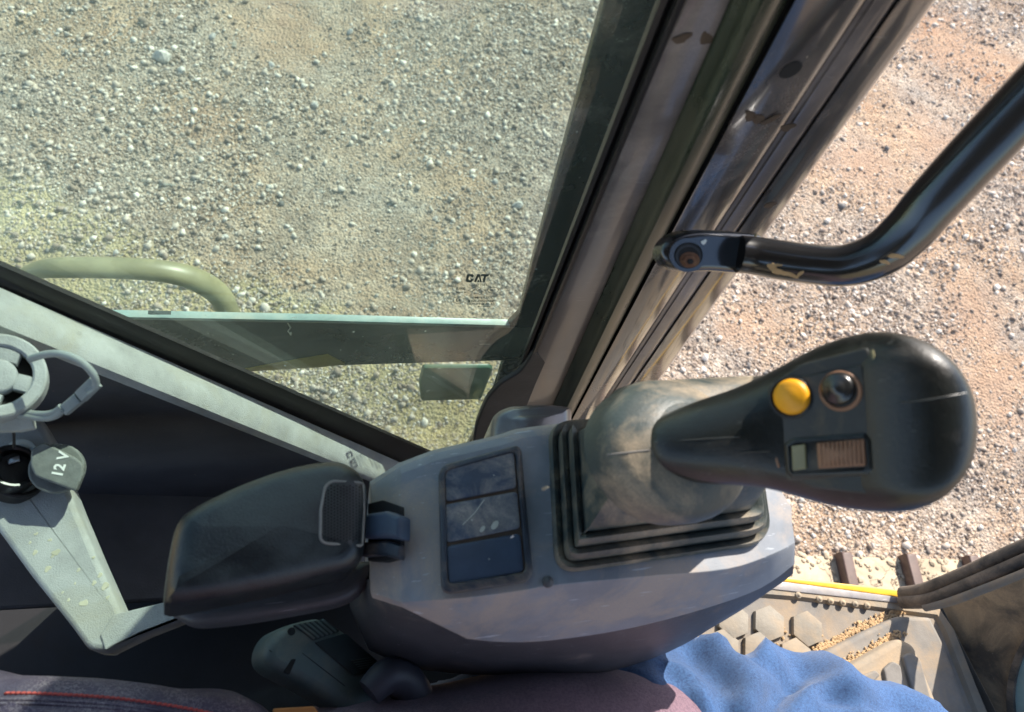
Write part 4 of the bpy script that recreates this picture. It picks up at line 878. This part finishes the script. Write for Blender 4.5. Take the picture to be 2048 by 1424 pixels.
def wring(cx, cy, rx, ry, hollow, th, name, mt, off):
    o1 = [wP(cx+rx*math.cos(q), cy+ry*math.sin(q), off) for q in [2*math.pi*i/48 for i in range(48)]]
    if not hollow: return slab(name, o1, nW, th, .001, mt, fw, seg=2)
    i1 = [wP(cx+rx*hollow*math.cos(q), cy+ry*hollow*math.sin(q), off) for q in [2*math.pi*i/48 for i in range(48)]]
    vs, fs = loft([[p-nW*th for p in o1], o1, i1, [p-nW*th for p in i1]], True, False, False); return mk(name, vs, fs, mt, fw)
wring(2130, 1400, 118, 170, .88, .012, 'window_ring', M['sealdust'], .010)
wring(2130, 1400, 103, 149, 0, .004, 'front_glass', M['edge'], .004)

trk = thing('crawler_track', 'muddy crawler track with rusty grouser bars below the door sill', 'crawler track', P(1700, 1140, 1.62))
TH = 1.60
a = P(1560, 1118, TH); b = P(1960, 1128, TH); tdir = (b-a).normalized(); pit = (P(1808, 1135, TH)-P(1680, 1135, TH)).length; side = UP.cross(tdir)
shoe = grs = None; bse = P(1680, 1112, TH)
for k in range(-3, 7):
    c = bse+tdir*pit*k; base_ = c-wloc(trk)
    if shoe is None:
        q = [c+tdir*.004, c+tdir*(pit-.004), c+tdir*(pit-.004)-side*.42, c+tdir*.004-side*.42]
        shoe = slab('track_shoe', q, UP, .03, .006, M['track'], trk, seg=2, origin=c)
        g = [c-tdir*.014+side*.004, c+tdir*.014+side*.004, c+tdir*.014-side*.42, c-tdir*.014-side*.42]
        grs = slab('grouser', [v+UP*.030 for v in g], UP, .035, .006, M['grouser'], shoe, seg=3, origin=c)
        first = base_
    else:
        s2 = copyo(shoe, base_, trk); g2 = copyo(grs, grs.location, s2)
vs = []; fs = []; v_, f_ = ico(0)
for k in range(240):
    t = random.uniform(-2.5, 5.5); p = bse+tdir*pit*t-side*random.triangular(-.010, .14, 0.0)+UP*.001; s = random.uniform(.002, .009); bb = len(vs)
    for w in v_: vs.append(p+Vector((w[0]*s, w[1]*s, w[2]*s*.5))*random.uniform(.7, 1.3))
    fs += [tuple(int(j)+bb for j in ff) for ff in f_]
mk('caked_mud', vs, fs, M['track'], trk, smooth=False, kind='stuff', label='dry mud caked on the track shoes')

# ================================================================ SEAT, BUCKLE
seat = thing('operator_seat', 'cracked blue black leather seat edge with red stitching', 'seat', P(200, 1500, .75))
se = [(-120, 1344), (0, 1345), (180, 1352), (290, 1364), (350, 1373), (430, 1374), (480, 1388), (520, 1424), (540, 1480), (500, 1700), (-120, 1700)]
slab('cushion', cr([P(x, y, .52) for x, y in se], 4, True), UP, .10, .016, M['leather'], seat, seg=5, crown=.006, label='cracked leather cushion edge')
hs = hitter(seat.children[0])
sline = [(0, 1387), (60, 1387), (150, 1391), (230, 1397), (300, 1406), (360, 1415), (430, 1430), (500, 1455)]
sp = cr([Vector((x, y, 0)) for x, y in sline], 12); k = 0
acc = 0; stp = 10.5; prev = sp[0]; marks = []
for q in sp[1:]:
    d_ = (q-prev).length
    while acc+d_ >= stp:
        t = (stp-acc)/d_; prev = prev.lerp(q, t); marks.append(prev.copy()); d_ = (q-prev).length; acc = 0
    acc += d_; prev = q
st0 = None
for i in range(len(marks)-1):
    a_, _ = hs(marks[i].x, marks[i].y); b_, _ = hs(marks[i].x+8, marks[i].y+(marks[i+1].y-marks[i].y)*.5-1.5)
    tube('stitch', [a_, (a_+b_)/2+UP*.0009, b_], .0008, M['seatthread'], seat, n=6, sub=2)
for dy in (12, 20):
    pts = [hs(x, y+dy)[0]+UP*.0002 for x, y in sline if y+dy < 1470]; tube('seam_piping', pts, .0012, M['leather'], seat, n=8, sub=3)
cbox('seat_base', -1.2, .27, -.55, .06, CAMH-1.04, CAMH-.74, M['floor'], seat, label='dark seat base under the cushion')
slab('orange_tag', px_poly([(545, 1417), (628, 1412), (640, 1430), (640, 1480), (545, 1480)], .56, 5), UP, .004, .001, M['tag'], seat, seg=2, label='orange tag at the end of the seat')

bk = thing('seat_belt_buckle', 'grey green ribbed seat belt buckle on a dark stalk beside the seat', 'seat belt buckle', P(690, 1340, .62))
hb_ = lambda x, y: .575+.05*((x-560)/300)
ho = [(533, 1305), (545, 1272), (570, 1251), (625, 1237), (648, 1240), (700, 1272), (775, 1335), (785, 1352), (740, 1375), (770, 1395), (742, 1424), (720, 1420), (640, 1390), (560, 1345), (538, 1330)]
ho = [(532, 1308), (543, 1274), (570, 1252), (630, 1236), (650, 1241), (700, 1268), (782, 1345), (772, 1392), (765, 1408), (735, 1432), (700, 1424), (600, 1366), (545, 1336)]
nb = (P(740, 1300, hb_(740, 0))-P(560, 1300, hb_(560, 0))).cross(P(650, 1240, hb_(650, 0))-P(650, 1400, hb_(650, 0))).normalized(); nb = nb if nb.z > 0 else -nb
hsg = slab('housing', cr([P(x, y, hb_(x, y)) for x, y in ho], 3, True), nb, .028, .007, M['buckle'], bk, seg=4, ang=60)
def hk(x, y):
    r = Vector(ray(x, y)); q = P(650, 1320, hb_(650, 0)); return CAM+r*((q-CAM).dot(nb)/r.dot(nb)), nb
lab = [(650, 1274), (688, 1265), (782, 1342), (710, 1352), (668, 1316), (640, 1292)]
slab('label_plate', [hk(*g)[0]+nb*.0012 for g in fillet([(628, 1285), (690, 1266), (772, 1338), (706, 1352)], 5)], nb, .002, .0006, M['buckled'], bk, seg=2, label='dark recessed label plate')
for k in range(6):
    t = k/5; a_, _ = hk(592+52*t, 1250-10*t); b_, _ = hk(628+44*t, 1278-14*t); box('rib', a_+nb*.0014, b_+nb*.0014, .0018, .002, M['buckle'], bk, nrm=nb, bev=.0006)
slab('rib_field', [hk(*g)[0]+nb*.0004 for g in fillet([(586, 1250), (648, 1238), (680, 1262), (626, 1282)], 4)], nb, .002, .0003, M['buckled'], bk, seg=1)
p, _ = hk(583, 1263); disc('screw_hole', p+nb*.0003, nb, .0028, .001, M['black'], bk, n=14, bev=.0002)
strip('parting_line', [hk(x, y)[0] for x, y in ((538, 1300), (552, 1310), (570, 1306), (582, 1299), (597, 1301), (620, 1318), (690, 1372))], .0006, .0001, nb, M['black'], bk, th=.0002)
slab('release_slot', [hk(*g)[0]+nb*.0008 for g in fillet([(582, 1318), (592, 1318), (578, 1350), (566, 1345)], 3)], nb, .001, .0003, M['black'], bk, seg=1)
for dy in (0, 5, 10, 15, 20):
    a_, _ = hk(700+dy*.8, 1322+dy*.8); b_, _ = hk(738+dy*.8, 1316+dy*.8); strip('print_line', [a_+nb*.0014, b_+nb*.0014], .0006, 0, nb, M['buckle'], bk)
tube('strap', [P(738, 1385, .585), P(775, 1352, .588), P(808, 1362, .60), P(826, 1400, .612), P(815, 1440, .62), P(790, 1470, .63)], [.010, .0125, .014, .0155, .016, .016], M['webbing'], bk, n=14, label='dark plastic buckle stalk')
ringo('brass_loop', P(822, 1420, .628), (.3, -.2, .9), .017, .013, .006, M['rust'], bk)

# ================================================================ PERSON (only the lap is in view)
per = thing('person', 'seated person in blue jeans and a plum knit shirt, only the lap visible', 'person', (-.05, -.25, CAMH-FH))
def seg_d(p, a, b):
    t = max(0, min(1, (p-a).dot(b-a)/(b-a).length_squared)); return (p-(a+(b-a)*t)).length
FOLD = [((1478, 1282), (1560, 1318), (1640, 1346), 22, -.010), ((1500, 1262), (1590, 1300), (1690, 1345), 20, .004), ((1385, 1290), (1440, 1345), (1470, 1424), 26, -.012), ((1440, 1290), (1500, 1350), (1530, 1400), 26, .006), ((1590, 1352), (1560, 1385), (1520, 1440), 24, -.013), ((1640, 1362), (1600, 1400), (1570, 1450), 22, .006), ((1650, 1385), (1740, 1392), (1820, 1424), 18, -.008), ((1700, 1370), (1790, 1385), (1870, 1420), 16, .004), ((1330, 1320), (1370, 1380), (1390, 1430), 20, -.008)]
def limb(name, pts, rs, mt, par, n=28, sub=8, amp=.006, fl=.9):
    o = tube(name, pts, rs, mt, par, n=n, sub=sub, flat=fl)
    me = o.data; NR_ = [v.normal.copy() for v in me.vertices]
    for v, nn_ in zip(me.vertices, NR_):
        q = Vector((v.co.x*22, v.co.y*14, v.co.z*14)); w = mnoise.noise(q)+.4*mnoise.noise(q*2.1)+1.8*(1-abs(mnoise.noise(Vector((v.co.x*16+v.co.y*12+3, v.co.y*9-v.co.x*4, v.co.z*8)))))**4-.6
        v.co += nn_*amp*w
        if n > 40:
            c = RM.T @ np.array(v.co+wloc(par)-CAM)
            if c[2] < -.05:
                q = Vector((1024+F*c[0]/-c[2], 712-F*c[1]/-c[2])); dsp = 0
                for a, b, c_, wd, am in FOLD:
                    dd = min(seg_d(q, Vector(a), Vector(b)), seg_d(q, Vector(b), Vector(c_))); dsp += am*1.3*math.exp(-(dd/wd/1.1)**2)
                v.co += nn_*dsp
    return o if n > 100 else mod(o, 'SUBSURF', levels=1, render_levels=1)
jl = limb('jeans', [(-.02, -.10, CAMH-.70), (.10, -.075, CAMH-.69), (.24, -.062, CAMH-.675), (.36, -.085, CAMH-.665), (.47, -.145, CAMH-.665), (.56, -.185, CAMH-.685), (.60, -.20, CAMH-.76), (.62, -.20, CAMH-.90), (.63, -.20, CAMH-1.00)], [.11, .11, .108, .098, .088, .082, .078, .072, .07], M['denim'], per, n=112, sub=24)
limb('jeans', [(-.02, -.36, CAMH-.70), (.20, -.38, CAMH-.68), (.42, -.42, CAMH-.67), (.54, -.44, CAMH-.69), (.58, -.44, CAMH-.80), (.60, -.44, CAMH-1.0)], [.11, .11, .1, .085, .078, .07], M['denim'], per, sub=10)
for y in (-.20, -.44):
    tube('shoe', [(.56, y, CAMH-1.0), (.66, y, CAMH-1.005), (.76, y, CAMH-1.02), (.80, y, CAMH-1.03)], [.042, .046, .04, .02], M['charcoal'], per, n=16)
rings = []
for h, cx, cy, ax_, ay in ((.72, .02, -.20, .24, .22), (.665, .065, -.195, .255, .235), (.62, .078, -.195, .258, .230), (.585, .068, -.195, .250, .220), (.55, .01, -.20, .185, .20), (.50, -.03, -.22, .16, .18), (.42, -.08, -.24, .13, .17), (.34, -.12, -.25, .11, .17)):
    rings.append([Vector((cx+ax_*abs(math.cos(q))**.62*math.copysign(1, math.cos(q)), cy+ay*abs(math.sin(q))**.62*math.copysign(1, math.sin(q)), CAMH-h)) for q in [2*math.pi*i/48 for i in range(48)]])
vs, fs = loft(rings); sh = mk('shirt', vs, fs, M['shirt'], per, ang=80)
NS_ = [v.normal.copy() for v in sh.data.vertices]
for v, nn_ in zip(sh.data.vertices, NS_):
    q = v.co*11; v.co += nn_*.008*(mnoise.noise(q)+.5*mnoise.noise(q*2.3))
mod(sh, 'SUBSURF', levels=2, render_levels=2)
